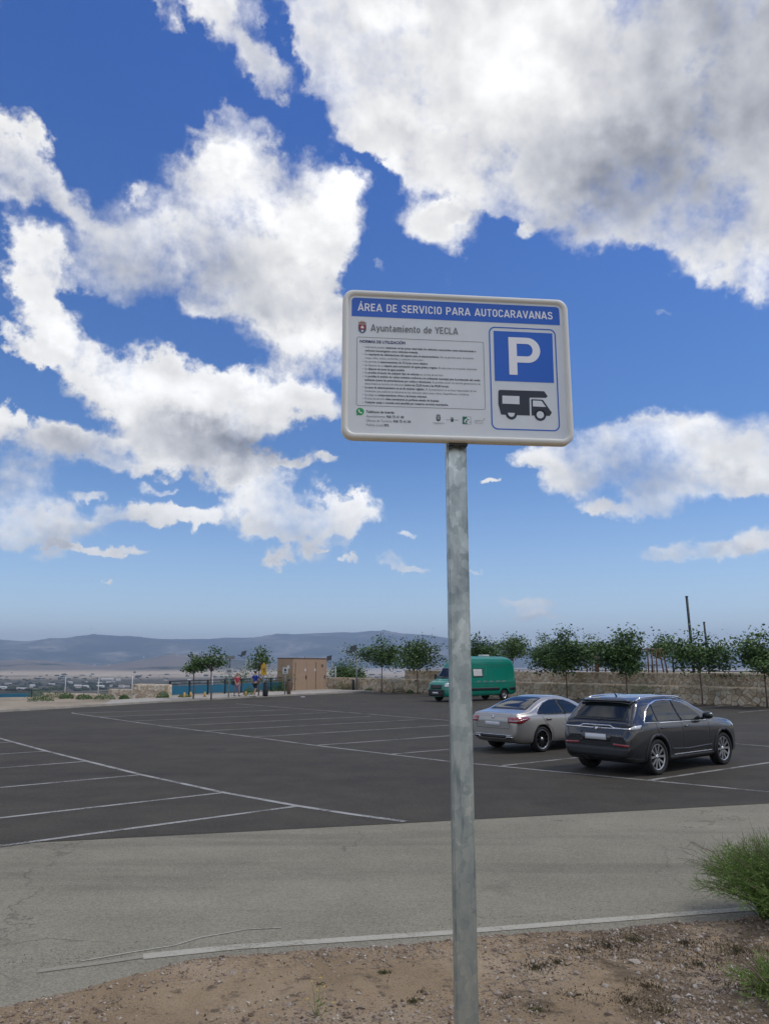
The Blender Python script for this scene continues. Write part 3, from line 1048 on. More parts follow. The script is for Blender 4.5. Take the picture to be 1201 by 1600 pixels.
# ------------------------------------------------------------------ trees
def tree(name, x, y, z, h, cw, seed, label, trunk_h=None, leaves=2400, group=None, cat='tree', leaf=0.13, squash=0.55, lean=0.0, mat_=None, stake=False):
    rnd = random.Random(seed)
    root = empty(name, (x, y, z), rnd.uniform(0, 6.28), label=label, cat=cat, group=group)
    th = trunk_h if trunk_h else h * 0.42
    mb = MB()
    top = Vector((rnd.uniform(-.08, .08) + lean, rnd.uniform(-.08, .08), th))
    mb.tube([(0, 0, -0.05), (top.x * .3 + rnd.uniform(-.03, .03), top.y * .3, th * .4), (top.x * .7, top.y * .7 + rnd.uniform(-.03, .03), th * .75), top], [0.055, 0.045, 0.04, 0.036], 7)
    tips = []
    nl = rnd.randint(7, 10)
    for i in range(nl):
        a = 2 * math.pi * i / nl + rnd.uniform(-.4, .4)
        rr = cw * rnd.uniform(0.35, 1.0) * (1.0 if rnd.random() < .8 else 1.25)
        zz = th + (h - th) * rnd.uniform(0.12, 1.0) * (1.08 - 0.45 * rr / cw)
        e = Vector((math.cos(a) * rr, math.sin(a) * rr, zz))
        m = top.lerp(e, 0.5) + Vector((rnd.uniform(-.1, .1), rnd.uniform(-.1, .1), 0.16 * rnd.random()))
        mb.tube([top, m, e], [0.026, 0.016, 0.006], 5)
        tips.append((e, rnd.uniform(0.75, 1.2)))
        for k in range(rnd.randint(2, 4)):
            t = rnd.uniform(.35, .95)
            b = top.lerp(m, t * 2) if t < .5 else m.lerp(e, t * 2 - 1)
            e2 = b + Vector((rnd.gauss(0, .33), rnd.gauss(0, .33), rnd.uniform(-.14, .42))) * cw * 0.6
            e2.z = min(e2.z, h * 1.02)
            mb.tube([b, b.lerp(e2, .5) + Vector((0, 0, .04)), e2], [0.012, 0.008, 0.004], 4)
            tips.append((e2, rnd.uniform(.6, 1.1)))
    e = Vector((top.x + rnd.uniform(-.15, .15), top.y, h * .97))
    mb.tube([top, top.lerp(e, .5) + Vector((.05, .03, 0)), e], [0.028, 0.016, 0.005], 5)
    tips.append((e, 1.0)); tips.append((top.lerp(e, .55), 1.2))
    mb.build('trunk', M_bark, root)
    cr = MB()
    per = leaves // len(tips)
    for tp, k in tips:
        clump_tone = rnd.uniform(0.2, 0.75)
        s = 0.205 * cw * k + 0.06
        for i in range(int(per * k)):
            p = tp + Vector((rnd.gauss(0, s), rnd.gauss(0, s), rnd.gauss(0, s * squash * 1.2)))
            l = leaf * rnd.uniform(.6, 1.25)
            u = Vector((rnd.gauss(0, 1), rnd.gauss(0, 1), rnd.gauss(-.2, .6))).normalized()
            w = u.cross(Vector((rnd.gauss(0, 1), rnd.gauss(0, 1), rnd.gauss(0, .5) + 1.0)).normalized()).normalized()
            cr.cv = min(1, max(0, clump_tone + rnd.gauss(0, .2)))
            a, b, c, d = p - u * l * .5, p + w * l * .34, p + u * l * .55, p - w * l * .34
            cr.add([a, b, c, d], [(0, 1, 2), (0, 2, 3)])
    cr.build('crown', mat_ or M_leaf, root, attr=True)
    return root


def on_wall_line(px, off, z=0.0):
    """spot on the line parallel to the wall, off metres to our side, seen at column px"""
    d = sight(px, 1040); d = Vector((d.x, d.y))
    o = (WALL0 - B_DIR * off).xy
    a = A_DIR.xy
    den = d.x * a.y - d.y * a.x
    t = (o.x * a.y - o.y * a.x) / den
    return d.x * t, d.y * t


TG = 'young trees planted along the stone wall'
front = [(1192, 4.0, 1.6, 'young leafy tree at the right edge, before the long stone wall', 11),
         (1092, 4.0, 2.0, 'widest young tree before the wall, behind the dark grey car', 12),
         (977, 4.25, 1.7, 'young tree before the wall whose thin trunk rises behind the dark roof', 13),
         (883, 4.45, 1.85, 'dense young tree before the wall, between the van and the dark car', 14),
         (745, 4.3, 1.9, 'young tree beside the wall with its crown showing above the green van', 16),
         (652, 4.15, 2.1, 'young tree by the wall just left of the green van', 17),
         (596, 4.55, 1.75, 'young tree by the low wall, second tree from the brown kiosk', 18)]
for px, h, cw, lab, sd_ in front:
    x, y = on_wall_line(px, 1.0)
    rr_ = {1098: 1.2, 977: 1.0, 883: 1.1}.get(px, .62)
    tree('young_tree', x, y, 0.0, h, cw, sd_, lab, leaves=int(7400 * rr_), leaf=.18, group=TG, trunk_h=1.95 if px > 800 else 2.1)
behind = [(925, 3.1, 1.5, 'shorter tree on the terrace between two young trees of the wall', 21, 14.0),
          (1040, 3.0, 1.3, 'shorter tree on the terrace by the wooden climbing frame', 22, 15.0),
          (800, 3.0, 1.5, 'tree on the terrace behind the roof of the green van', 23, 6.0),
          (850, 3.2, 1.4, 'terrace tree beside the dense young tree of the wall', 24, 12.0)]
for px, h, cw, lab, sd_, off in behind:
    x, y = on_wall_line(px, -off)
    tree('terrace_tree', x, y, 1.64, h, cw, sd_, lab, leaves=3600, leaf=.17, group='trees on the terrace behind the wall', trunk_h=1.2)
for px, py, h, cw, lab, sd_ in [(330, 1092, 3.35, .85, 'slender tree with two thin stems behind the short signpost', 31),
                                (302, 1092, 2.9, 0.55, 'slim leaning tree by the blue railing, left of its neighbour', 32),
                                (404, 1087, 3.45, .85, 'slender tree behind the man in blue by the railing', 33)]:
    p = G(px, py, 0.1)
    tree('slender_tree', p.x, p.y, 0.1, h, cw, sd_, lab, leaves=1150, trunk_h=1.75, leaf=0.16)
x, y = on_wall_line(545, -6.0)
tree('dense_tree', x, y, -1.4, 5.2, 1.9, 41, 'round dark green bushy tree behind the low wall, right of the brown kiosk', leaves=9000, leaf=.18, trunk_h=1.2, squash=.9)
# scrub behind the blue railing
for i, (px, w) in enumerate([(352, 1.3), (372, 1.2), (392, 1.4), (424, 1.4), (440, 1.2)]):
    d = sight(px, 1040); t = 68 / d.y
    tree('shrub', d.x * t, 68, -1.1, 2.9, w, 50 + i, ['dark shrub behind the railing above the walkers', 'rounded shrub behind the railing, beside the woman', 'shrub behind the railing beside the man in blue', 'shrub behind the railing, right of the yellow sign', 'shrub pressed against the left side of the brown kiosk'][i],
         leaves=1500, trunk_h=.4, cat='shrub', squash=.9, group='shrubs behind the blue railing')


# small ground bushes: rounded clump of leaves
def low_bush(name, x, y, z, w, h, seed, label, n=500, material=None, cat='bush', group=None, leaf=0.09):
    rnd = random.Random(seed)
    cr = MB()
    for i in range(n):
        a = rnd.uniform(0, 6.28); r = math.sqrt(rnd.random()) * w
        hh = h * math.sqrt(max(0, 1 - (r / w) ** 2)) * rnd.uniform(.1, 1.05)
        p = Vector((math.cos(a) * r, math.sin(a) * r, hh))
        u = Vector((rnd.gauss(0, 1), rnd.gauss(0, 1), rnd.gauss(.5, .8))).normalized(); q = u.orthogonal().normalized(); l = leaf * rnd.uniform(.6, 1.2)
        cr.cv = min(1, max(0, rnd.gauss(.4, .2)))
        cr.add([p - u * l * .5, p + q * l * .3, p + u * l * .5, p - q * l * .3], [(0, 1, 2, 3)])
    o = cr.build(name, material or M_leaf, attr=True, label=label, cat=cat, group=group)
    o.location = (x, y, z)
    return o


for i, (px, py, w, h, lab) in enumerate([
        (70, 1091, 1.5, .75, 'broad dark bush on the sand, left of the low rubble wall'), (60, 1096, .8, .4, 'small bush in front of the broad bush on the sand'),
        (100, 1092, .5, .4, 'bush before the low rubble wall, first right of the broad bush'), (128, 1093, .55, .35, 'bush before the low rubble wall at its middle'),
        (160, 1093, .7, .4, 'bush before the low rubble wall, near the square stone block'), (191, 1093, .35, .3, 'tiny bush just left of the square stone block'),
        (252, 1093, .45, .55, 'dark bush at the foot of the square stone block'),
        (285, 1092, .5, .3, 'low bush at the foot of the blue railing, near the slim tree'), (388, 1088, .45, .8, 'bright bush behind the man in blue shirt')]):
    p = G(px, py)
    low_bush('low_bush', p.x, p.y + .4, 0.0, w, h, 60 + i, lab, n=500, group='low bushes along the left edge of the car park')
for i, (px, lab) in enumerate([(536, 'shrub before the low wall, right of the brown kiosk'), (546, 'dry shrub before the low wall beside the dark bollard'), (576, 'small shrub at the foot of the low wall by a young tree'), (622, 'reddish shrub at the foot of the low wall between two young trees'), (640, 'tiny shrub at the foot of the low wall left of the van')]):
    x, y = on_wall_line(px, .5)
    low_bush('low_bush', x, y, 0.0, [.8, .6, .4, .6, .3][i], [.9, .7, .35, .5, .3][i], 80 + i, lab, n=350, material=M_weed if i in (1, 3) else None)
x, y = on_wall_line(1002, .55)
low_bush('low_bush', x, y, 0.0, 0.9, 1.15, 90, 'low green shrub growing before the stone wall behind the dark car', n=700)

# ------------------------------------------------------------------ the sign
YAW = math.atan2(0.1009, 0.9948)
SW, SH = 0.92, 0.618
board = empty('information_sign', (0.292, 2.883, 3.415), YAW, label='white information board for motorhomes on the galvanised post', cat='sign')


def rrect(x0, z0, x1, z1, r, n=6, corners=(1, 1, 1, 1)):
    """rounded rectangle, counter-clockwise; corners: bottom left, bottom right, top right, top left"""
    pts = []
    for (cx, cz, a0, k) in ((x0 + r, z0 + r, 180, 0), (x1 - r, z0 + r, 270, 1), (x1 - r, z1 - r, 0, 2), (x0 + r, z1 - r, 90, 3)):
        if corners[k] and r > 0:
            for i in range(n + 1):
                a = R(a0 + 90 * i / n)
                pts.append((cx + r * math.cos(a), cz + r * math.sin(a)))
        else:
            pts.append({0: (x0, z0), 1: (x1, z0), 2: (x1, z1), 3: (x0, z1)}[k])
    return pts


def flat(name, polys, y, material, parent, th=0.0006, holes=None):
    """thin raised print: each polygon (x, z) gets a face at -y and short sides"""
    mb = MB()
    for pl in polys:
        n = len(pl)
        mb.add([(p[0], y, p[1]) for p in pl] + [(p[0], y + th, p[1]) for p in pl],
               [tuple(range(n))] + [(i, n + i, n + (i + 1) % n, (i + 1) % n) for i in range(n)])
    return mb.build(name, material, parent)


def frame_print(name, outer, inner, y, material, parent):
    mb = MB(); n = len(outer)
    mb.add([(p[0], y, p[1]) for p in outer] + [(p[0], y, p[1]) for p in inner], [(i, (i + 1) % n, n + (i + 1) % n, n + i) for i in range(n)])
    return mb.build(name, material, parent)


# pressed tray: raised rounded rim round a recessed face, folded back edge
prof = [(0.0, 0.030), (0.0, -0.002), (0.003, -0.008), (0.008, -0.011), (0.015, -0.011), (0.019, -0.009), (0.0225, -0.002), (0.0235, 0.0)]
mb = MB(); rings = []
for inset, y in prof:
    rings.append([(p[0], y, p[1]) for p in rrect(-SW / 2 + inset, -SH / 2 + inset, SW / 2 - inset, SH / 2 - inset, max(0.045 - inset * .7, .012), 10)])
n = len(rings[0])
mb.add([p for r in rings for p in r], [(k * n + i, k * n + (i + 1) % n, (k + 1) * n + (i + 1) % n, (k + 1) * n + i) for k in range(len(rings) - 1) for i in range(n)], True)
mb.add(rings[0], [tuple(range(n - 1, -1, -1))])
mb.build('rim', M_signedge, board)
flat('face_panel', [rrect(-SW / 2 + .0230, -SH / 2 + .0230, SW / 2 - .0230, SH / 2 - .0230, .029, 8)], -0.0005, M_signface, board, th=.004)
mb = MB()
for zz in (0.16, -0.19):
    mb.box((0, 0.040, zz), (0.86, 0.018, 0.04))
mb.build('rear_rail', M_galv, board)
Y1, Y2, Y3 = -0.0012, -0.0019, -0.0026
flat('header_band', [rrect(-.4245, .1972, .4250, .2768, .014, 5, (0, 0, 1, 1))], Y1, M_signblue, board)


def glyphs(text, size, sx=1.0, bold=0.0, spacing=1.0):
    cu = bpy.data.curves.new('t', 'FONT')
    cu.body = text; cu.size = size; cu.offset = bold * size; cu.space_character = spacing
    cu.resolution_u = 3
    o = bpy.data.objects.new('t', cu); col.objects.link(o)
    bpy.context.view_layer.update()
    me = bpy.data.meshes.new_from_object(o.evaluated_get(bpy.context.evaluated_depsgraph_get()))
    vs = [(v.co.x * sx, v.co.y) for v in me.vertices]; fs = [tuple(p.vertices) for p in me.polygons]
    bpy.data.objects.remove(o); bpy.data.curves.remove(cu); bpy.data.meshes.remove(me)
    return vs, fs


def advance(text, size, sx, bold):
    a = max(v[0] for v in glyphs(text + '|', size, sx, bold)[0]); b = max(v[0] for v in glyphs('|', size, sx, bold)[0])
    return a - b


def lettering(mb, text, x, z, height, width=None, y=Y2, bold=0.02, sx=0.85, spacing=1.0):
    """height is the capital height; the text starts at x on the baseline z"""
    size = height / 0.73
    vs, fs = glyphs(text, size, sx, bold, spacing)
    x0 = min(v[0] for v in vs); x1 = max(v[0] for v in vs)
    k = width / (x1 - x0) if width else 1
    mb.add([(x + (v[0] - x0) * k, y, z + v[1]) for v in vs], fs)
    return x + (x1 - x0) * k


def arc_pts(cx, cz, rx, rz, a0, a1, n=7):
    return [(cx + rx * math.cos(R(a0 + (a1 - a0) * k / n)), cz + rz * math.sin(R(a0 + (a1 - a0) * k / n))) for k in range(n + 1)]


_O = arc_pts(.30, .71, .21, .21, 0, 180, 10) + arc_pts(.30, .29, .21, .21, 180, 360, 10)
_R = [(.08, .92), (.30, .92)] + arc_pts(.30, .69, .22, .23, 80, -80) + [(.30, .46), (.08, .46)]
GL = {'A': (.68, [[(.05, 0), (.34, 1.0)], [(.63, 0), (.34, 1.0)], [(.14, .26), (.54, .26)]]),
      'D': (.62, [[(.08, .08), (.28, .08)] + arc_pts(.28, .32, .24, .24, -80, 0) + arc_pts(.28, .68, .24, .24, 0, 80) + [(.28, .92), (.08, .92)], [(.08, 0), (.08, 1)]]),
      'E': (.53, [[(.08, 0), (.08, 1)], [(.08, .92), (.50, .92)], [(.08, .51), (.45, .51)], [(.08, .08), (.50, .08)]]),
      'L': (.50, [[(.08, 0), (.08, 1)], [(.08, .08), (.48, .08)]]),
      'R': (.62, [[(.08, 0), (.08, 1)], _R, [(.32, .46), (.54, 0)]]),
      'P': (.60, [[(.08, 0), (.08, 1)], _R]),
      'S': (.60, [[(.51, .75), (.46, .87), (.36, .92), (.25, .92), (.14, .87), (.095, .76), (.10, .66), (.17, .58), (.30, .53), (.43, .47), (.51, .38), (.515, .25), (.46, .13), (.35, .08), (.24, .08), (.12, .13), (.07, .25)]]),
      'V': (.60, [[(.04, 1), (.30, 0)], [(.56, 1), (.30, 0)]]), 'I': (.24, [[(.12, 0), (.12, 1)]]),
      'C': (.58, [arc_pts(.30, .71, .21, .21, 0, 180, 10) + arc_pts(.30, .29, .21, .21, 180, 360, 10)]),
      'O': (.60, [_O + [_O[0]]]), 'U': (.60, [[(.09, 1), (.09, .29)] + arc_pts(.30, .29, .21, .21, 180, 360, 10) + [(.51, 1)]]),
      'T': (.54, [[(.02, .92), (.52, .92)], [(.27, 0), (.27, .92)]]), 'N': (.62, [[(.08, 0), (.08, 1)], [(.54, 0), (.54, 1)], [(.10, .97), (.52, .03)]]),
      'Y': (.58, [[(.03, 1), (.29, .42)], [(.55, 1), (.29, .42)], [(.29, 0), (.29, .46)]]), ' ': (.30, []),
      'y': (.50, [[(.04, .72), (.26, .05)], [(.47, .72), (.22, -.08), (.15, -.18), (.05, -.19)]]),
      'u': (.52, [[(.08, .72), (.08, .22), (.13, .11), (.23, .07), (.34, .10), (.43, .20)], [(.44, 0), (.44, .72)]]),
      'n': (.52, [[(.08, 0), (.08, .72)], [(.09, .52), (.18, .62), (.29, .65), (.39, .61), (.44, .50), (.44, 0)]]),
      't': (.34, [[(.14, .92), (.14, .18), (.18, .09), (.31, .07)], [(.02, .65), (.31, .65)]]),
      'a': (.52, [[(.42, 0), (.42, .50), (.37, .61), (.26, .65), (.12, .62)], [(.42, .39), (.21, .39), (.11, .34), (.08, .23), (.12, .11), (.22, .07), (.34, .10), (.42, .18)]]),
      'm': (.70, [[(.08, 0), (.08, .72)], [(.09, .53), (.16, .62), (.24, .65), (.32, .60), (.35, .50), (.35, 0)], [(.36, .53), (.43, .62), (.51, .65), (.59, .60), (.62, .50), (.62, 0)]]),
      'i': (.23, [[(.11, 0), (.11, .72)], [(.11, .86), (.11, 1.0)]]),
      'e': (.52, [[(.09, .36), (.45, .36), (.45, .50), (.38, .61), (.27, .65), (.15, .61), (.08, .50), (.08, .22), (.15, .10), (.28, .07), (.43, .12)]]),
      'o': (.52, [arc_pts(.26, .43, .18, .22, 0, 180, 8) + arc_pts(.26, .29, .18, .22, 180, 360, 8) + [(.44, .43)]]),
      'd': (.53, [[(.44, 0), (.44, 1)], [(.43, .54), (.34, .63), (.23, .65), (.13, .60), (.08, .49), (.08, .22), (.13, .11), (.23, .07), (.34, .09), (.43, .18)]])}
GL['\u00c1'] = (.68, GL['A'][1] + [[(.31, 1.10), (.44, 1.24)]])


def road_lettering(mb, text, x, z, cap, width, stroke=.16, y=Y2, gap=.10):
    tot = sum(GL[c][0] + gap for c in text) - gap
    k = width / tot
    cur = x; lift = 0
    for c in text:
        adv, lines = GL[c]
        for ln in lines:
            pts = [Vector((cur + p[0] * k, z + p[1] * cap)) for p in ln]
            wv = stroke * cap / 2
            L = []; Rr = []
            for i, p in enumerate(pts):
                d1 = (p - pts[i - 1]).normalized() if i else None
                d2 = (pts[i + 1] - p).normalized() if i < len(pts) - 1 else None
                d = ((d1 or d2) + (d2 or d1)).normalized()
                nn = Vector((-d.y, d.x)); m = 1 / max(.6, abs(nn.dot(Vector((-(d1 or d2).y, (d1 or d2).x)))))
                L.append(p + nn * wv * m); Rr.append(p - nn * wv * m)
            lift = (lift + 1) % 7
            yy = y - lift * 2.5e-5
            n = len(pts)
            mb.add([(p.x, yy, p.y) for p in L + Rr], [(i, n + i, n + i + 1, i + 1) for i in range(n - 1)])
        cur += (adv + gap) * k
    return cur


mb = MB(); road_lettering(mb, 'ÁREA DE SERVICIO PARA AUTOCARAVANAS', -.4001, .2207, .0330, .796, .155)
mb.build('title_lettering', M_print, board)
mb = MB(); road_lettering(mb, 'Ayuntamiento de YECLA', -.3479, .1365, .0292, .350, .155)
mb.build('town_hall_lettering', M_mgrey, board)
# coat of arms: crown over a red and grey-blue shield
cr = empty('crest', (-.3820, 0, .150)); cr.parent = board
def shield(w, top, bot, n=8):
    return [(-w, top)] + [(-w * math.cos(R(90 * i / n)) if i else -w, (top + bot) / 2 - ((top - bot) / 2) * math.sin(R(90 * i / n))) for i in range(n + 1)] + \
           [(w * math.sin(R(90 * i / n)), (top + bot) / 2 - ((top - bot) / 2) * math.cos(R(90 * i / n))) for i in range(1, n + 1)] + [(w, top)]
flat('shield_edge', [shield(.0158, .014, -.0245)], Y1, M_crestb, cr)
flat('shield_field', [[(-.0135, .012), (-.0135, -.008), (.0135, -.008), (.0135, .012)]], Y2, M_crest, cr)
flat('shield_charge', [[(-.006, -.004), (.006, -.004), (.006, .003), (.003, .003), (.003, .007), (-.003, .007), (-.003, .003), (-.006, .003)], [(.0045 * math.cos(R(a)), -.015 + .0045 * math.sin(R(a))) for a in range(0, 360, 40)]], Y3, M_signface, cr)
flat('crown', [[(-.014, .016), (.014, .016), (.0165, .025), (.0095, .021), (.006, .029), (.002, .022), (0, .032), (-.002, .022), (-.006, .029), (-.0095, .021), (-.0165, .025)]], Y1, M_crown, cr)
ox = rrect(-.4034, -.1755, .1066, .1102, .008, 4); ix = rrect(-.4015, -.1736, .1047, .1083, .0065, 4)
frame_print('rules_frame', ox, ix, Y1, M_mgrey, board)
mb = MB(); lettering(mb, 'NORMAS DE UTILIZACIÓN', -.3911, .0862, .0118, .180, bold=.03); mb.build('rules_heading', M_navy, board)
RULES = [('•', [(0, 'Solamente pueden '), (1, 'estacionar en las zonas reservadas los vehículos reconocidos como autocaravanas o')]),
         ('', [(1, 'vehículos homologados como vehículos-vivienda.')]),
         ('•', [(0, 'Se '), (1, 'respetarán las delimitaciones del espacio para el estacionamiento. '), (0, 'No se permite sacar al exterior')]),
         ('', [(0, 'mesas, sillas, toldos, sombrillas y cualquier otro enser.')]),
         ('•', [(0, 'Se permite el '), (1, 'estacionamiento de 72 horas como máximo')]),
         ('•', [(0, 'Se dispone de un '), (1, 'espacio para evacuación de aguas grises y negras. '), (0, 'En esta zona no se puede estacionar')]),
         ('•', [(0, 'Se '), (1, 'dispone de toma de agua potable.')]),
         ('•', [(0, 'Se '), (1, 'prohíbe el lavado de cualquier tipo de vehículo '), (0, 'en el área de servicio')]),
         ('•', [(0, 'Se '), (1, 'prohíbe la emisión de ruidos molestos conforme a la ordenanza municipal para la protección del medio')]),
         ('', [(1, 'ambiente contra las perturbaciones por ruidos y vibraciones. '), (0, 'Se prohíbe poner en marcha generadores de')]),
         ('', [(0, 'electricidad en horario de descanso '), (1, '(entre las 22,00 horas y las 09,00 horas).')]),
         ('•', [(1, 'La zona de estacionamiento no es de carácter vigilado. '), (0, 'El Ayuntamiento no se hace responsable de los')]),
         ('', [(0, 'incidentes que pudieran producirse en los vehículos tales como robos, desperfectos o similares.')]),
         ('•', [(0, 'Se exige un '), (1, 'comportamiento cívico y de buena voluntad.')]),
         ('•', [(0, 'El área de servicio '), (1, 'debe mantenerse en perfecto estado de limpieza')]),
         ('•', [(1, 'Cualquier queja o consulta será atendida por nuestros servicios municipales.')])]
SZ = 0.0122
SXR = 0.775 * .445 / max(.1, advance(RULES[0][1][0][1], SZ, .775, .006) + advance(RULES[0][1][1][1], SZ, .775, .028))
mbs = [MB(), MB()]
for k, (bul, segs) in enumerate(RULES):
    z = .0650 - k * (.0650 + .1640) / 15
    x = -.3709
    if bul:
        mbs[1].add([(-.3778 + .0016 * math.cos(R(a)), Y1, z + .0036 + .0016 * math.sin(R(a))) for a in range(0, 360, 60)], [tuple(range(6))])
    for bold, s in segs:
        vs, fs = glyphs(s, SZ, SXR, .028 if bold else .006)
        mbs[bold].add([(x + v[0], Y1, z + v[1]) for v in vs], fs)
        x += advance(s, SZ, SXR, .028 if bold else .006)
mbs[0].build('rules_light_lettering', M_mgrey, board, kind='stuff')
mbs[1].build('rules_bold_lettering', M_dgrey, board, kind='stuff')
ph = flat('phone_symbol', [[(-.3883 + .0152 * math.cos(R(a)), -.1992 + .0152 * math.sin(R(a))) for a in range(0, 360, 15)], [(-.400, -.206), (-.4035, -.2155), (-.393, -.2125)]], Y1, M_green, board)
hs = [(-.0075, .0055), (-.0045, .0085), (-.0018, .0045), (-.0035, .0022), (.0018, -.0035), (.0045, -.0018), (.0085, -.0045), (.0055, -.0078), (.0010, -.0068), (-.0040, -.0030), (-.0070, .0015)]
flat('handset', [[(-.3883 + a, -.1992 + b) for a, b in hs]], Y2, M_print, ph)
mb = MB(); mb2 = MB()
TEL = [('', 'Teléfonos de interés:', -.2035), ('Ayuntamiento: ', '968 75 41 00', -.2215), ('Oficina de Turismo: ', '968 75 41 04', -.2392), ('Policía Local: ', '092', -.2565)]
for a, b, z in TEL:
    x = -.3650
    if a:
        vs, fs = glyphs(a, .0142, .83, .006, 1.08); mb.add([(x + v[0], Y1, z + v[1]) for v in vs], fs)
        x += advance(a, .0142, .83 * 1.075, .006)
    vs, fs = glyphs(b, .0142, .83, .032, 1.08); mb2.add([(x + v[0], Y1, z + v[1]) for v in vs], fs)
mb.build('telephone_light_lettering', M_mgrey, board); mb2.build('telephone_bold_lettering', M_dgrey, board)
# row of small emblems along the foot
e1 = empty('emblem', (-.0822, 0, -.2150)); e1.parent = board
flat('shield', [shield(.0085, .006, -.0135)], Y1, M_dgrey, e1)
flat('crown', [[(-.0075, .008), (.0075, .008), (.009, .013), (.004, .0125), (0, .0165), (-.004, .0125), (-.009, .013)]], Y1, M_mgrey, e1)
flat('shield_field', [[(-.005, .003), (-.005, -.006), (.005, -.006), (.005, .003)]], Y2, M_lgrey, e1)
flat('underline', [[(-.024, -.0195), (.024, -.0195), (.024, -.0212), (-.024, -.0212)], [(-.016, -.0235), (.016, -.0235), (.016, -.0245), (-.016, -.0245)]], Y1, M_lgrey, e1)
e2 = empty('emblem', (-.0276, 0, -.2214)); e2.parent = board
flat('shield', [shield(.0058, .004, -.0085)], Y1, M_dgrey, e2)
flat('crown', [[(-.005, .0055), (.005, .0055), (.006, .009), (0, .011), (-.006, .009)]], Y1, M_mgrey, e2)
flat('side_line', [[(-.025, .0015), (-.008, .0015), (-.008, -.0005), (-.025, -.0005)], [(.008, .0015), (.025, .0015), (.025, -.0005), (.008, -.0005)]], Y1, M_lgrey, e2)
e3 = empty('emblem', (.0305, 0, -.2215)); e3.parent = board
flat('green_tile', [rrect(-.0168, -.0155, .0010, .0155, .0015, 3)], Y1, M_dgreen, e3)
frame_print('tile_frame', rrect(-.0168, -.0155, .0168, .0155, .002, 3), rrect(-.0158, -.0145, .0158, .0145, .0015, 3), Y1, M_dgreen, e3)
flat('white_mark', [[(-.012, -.006), (-.006, .004), (.000, .009), (-.002, .002), (-.006, -.006)], [(-.010, -.011), (-.002, -.011), (-.002, -.009), (-.010, -.009)]], Y2, M_print, e3)
flat('tile_letter', [[(.003, .006), (.010, .006), (.010, .0035), (.003, .0035)], [(.0055, .0035), (.0075, .0035), (.0075, -.001), (.0055, -.001)], [(.010, -.008), (.0155, -.003), (.0155, -.005), (.012, -.010)]], Y1, M_mgrey, e3)
e4 = empty('emblem', (.0815, 0, -.2240)); e4.parent = board
mb = MB(); lettering(mb, 'YECLA', -.022, -.010, .011, .036, bold=-.006, y=Y1); mb.build('script_lettering', M_lgrey, e4)
flat('flourish', [[(-.020, .003), (-.006, .0055), (.010, .0050), (.022, .009), (.022, .0075), (.010, .0035), (-.006, .0040), (-.020, .0018)], [(.016, .013), (.022, .014), (.022, .0115), (.017, .0105)]], Y1, M_lgrey, e4)
# parking panel
pp = empty('parking_panel', (0, 0, 0)); pp.parent = board
frame_print('blue_border', rrect(.1285, -.2550, .4055, .1785, .026, 7), rrect(.1335, -.2500, .4005, .1735, .022, 7), Y1, M_signblue, pp)
flat('blue_square', [[(.1475, -.0525), (.3895, -.0525), (.3915, .1605), (.1480, .1605)]], Y1, M_signblue, pp)
P_out = [(.2075, -.0243), (.2410, -.0243), (.2410, .0285), (.2850, .0285)]
cxp, czp = .2850, .0822
P_out += [(cxp + .0525 * math.cos(R(a)), czp + .0537 * math.sin(R(a))) for a in range(-80, 81, 10)] + [(.2850, .1359), (.2075, .1359)]
P_in = [(.2410, .0555), (.2410, .1089), (.2830, .1089)] + [(.2830 + .0230 * math.cos(R(a)), .0822 + .0267 * math.sin(R(a))) for a in range(80, -81, -10)] + [(.2830, .0555)]
bm = bmesh.new()
def loop(pts):
    vs = [bm.verts.new((p[0], Y2, p[1])) for p in pts]
    return [bm.edges.new((vs[i], vs[(i + 1) % len(vs)])) for i in range(len(vs))]
ed = loop(P_out) + loop(P_in)
bmesh.ops.triangle_fill(bm, use_beauty=True, use_dissolve=False, edges=ed)
me = bpy.data.meshes.new('letter'); bm.to_mesh(me); bm.free(); me.materials.append(M_print)
o = bpy.data.objects.new('letter', me); col.objects.link(o); o.parent = pp
# motorhome pictogram: dark body with windows and wheels in the ground colour
pic = flat('motorhome_pictogram', [[(.1602, -.0985), (.1612, -.0935), (.1655, -.0900), (.3460, -.0889), (.3480, -.0905), (.3607, -.1092), (.3590, -.1120), (.3532, -.1165), (.2862, -.1178), (.2848, -.1930), (.1690, -.1926), (.1587, -.150)],
      [(.2928, -.1265), (.2945, -.1245), (.3385, -.1250), (.3415, -.1268), (.3742, -.1765), (.3738, -.1800), (.3660, -.1915), (.2920, -.1923)],
      [(.2100 + .0228 * math.cos(R(a)), -.1893 + .0228 * math.sin(R(a))) for a in range(180, 361, 15)],
      [(.3270 + .0240 * math.cos(R(a)), -.1896 + .0240 * math.sin(R(a))) for a in range(0, 360, 15)]], Y1, M_anth, board)
for pl_ in ([(.1757, -.1140), (.2450, -.1137), (.2445, -.1476), (.1750, -.1472)], [(.2990, -.1300), (.3345, -.1303), (.3515, -.1552), (.2985, -.1545)]): flat('pictogram_window', [pl_], Y2, M_signface, pic)
for pl_ in ([(.2100 + .0140 * math.cos(R(a)), -.1845 + .0165 * math.sin(R(a))) for a in range(180, 361, 15)], [(.3270 + .0150 * math.cos(R(a)), -.1885 + .0150 * math.sin(R(a))) for a in range(0, 360, 15)]): flat('pictogram_wheel', [pl_], Y2, M_signface, pic)
mb = MB()
for s in (-.024, .022):
    mb.lathe([(0, 0), (.009, 0), (.009, .008), (.0, .008)], Matrix.Translation((s - .004, -.006 + .03, -SH / 2 - .012)), 6, False)
mb.box((-.002, .030, -SH / 2 - .006), (.075, .03, .008))
mb.build('bolt', M_bolt, board)

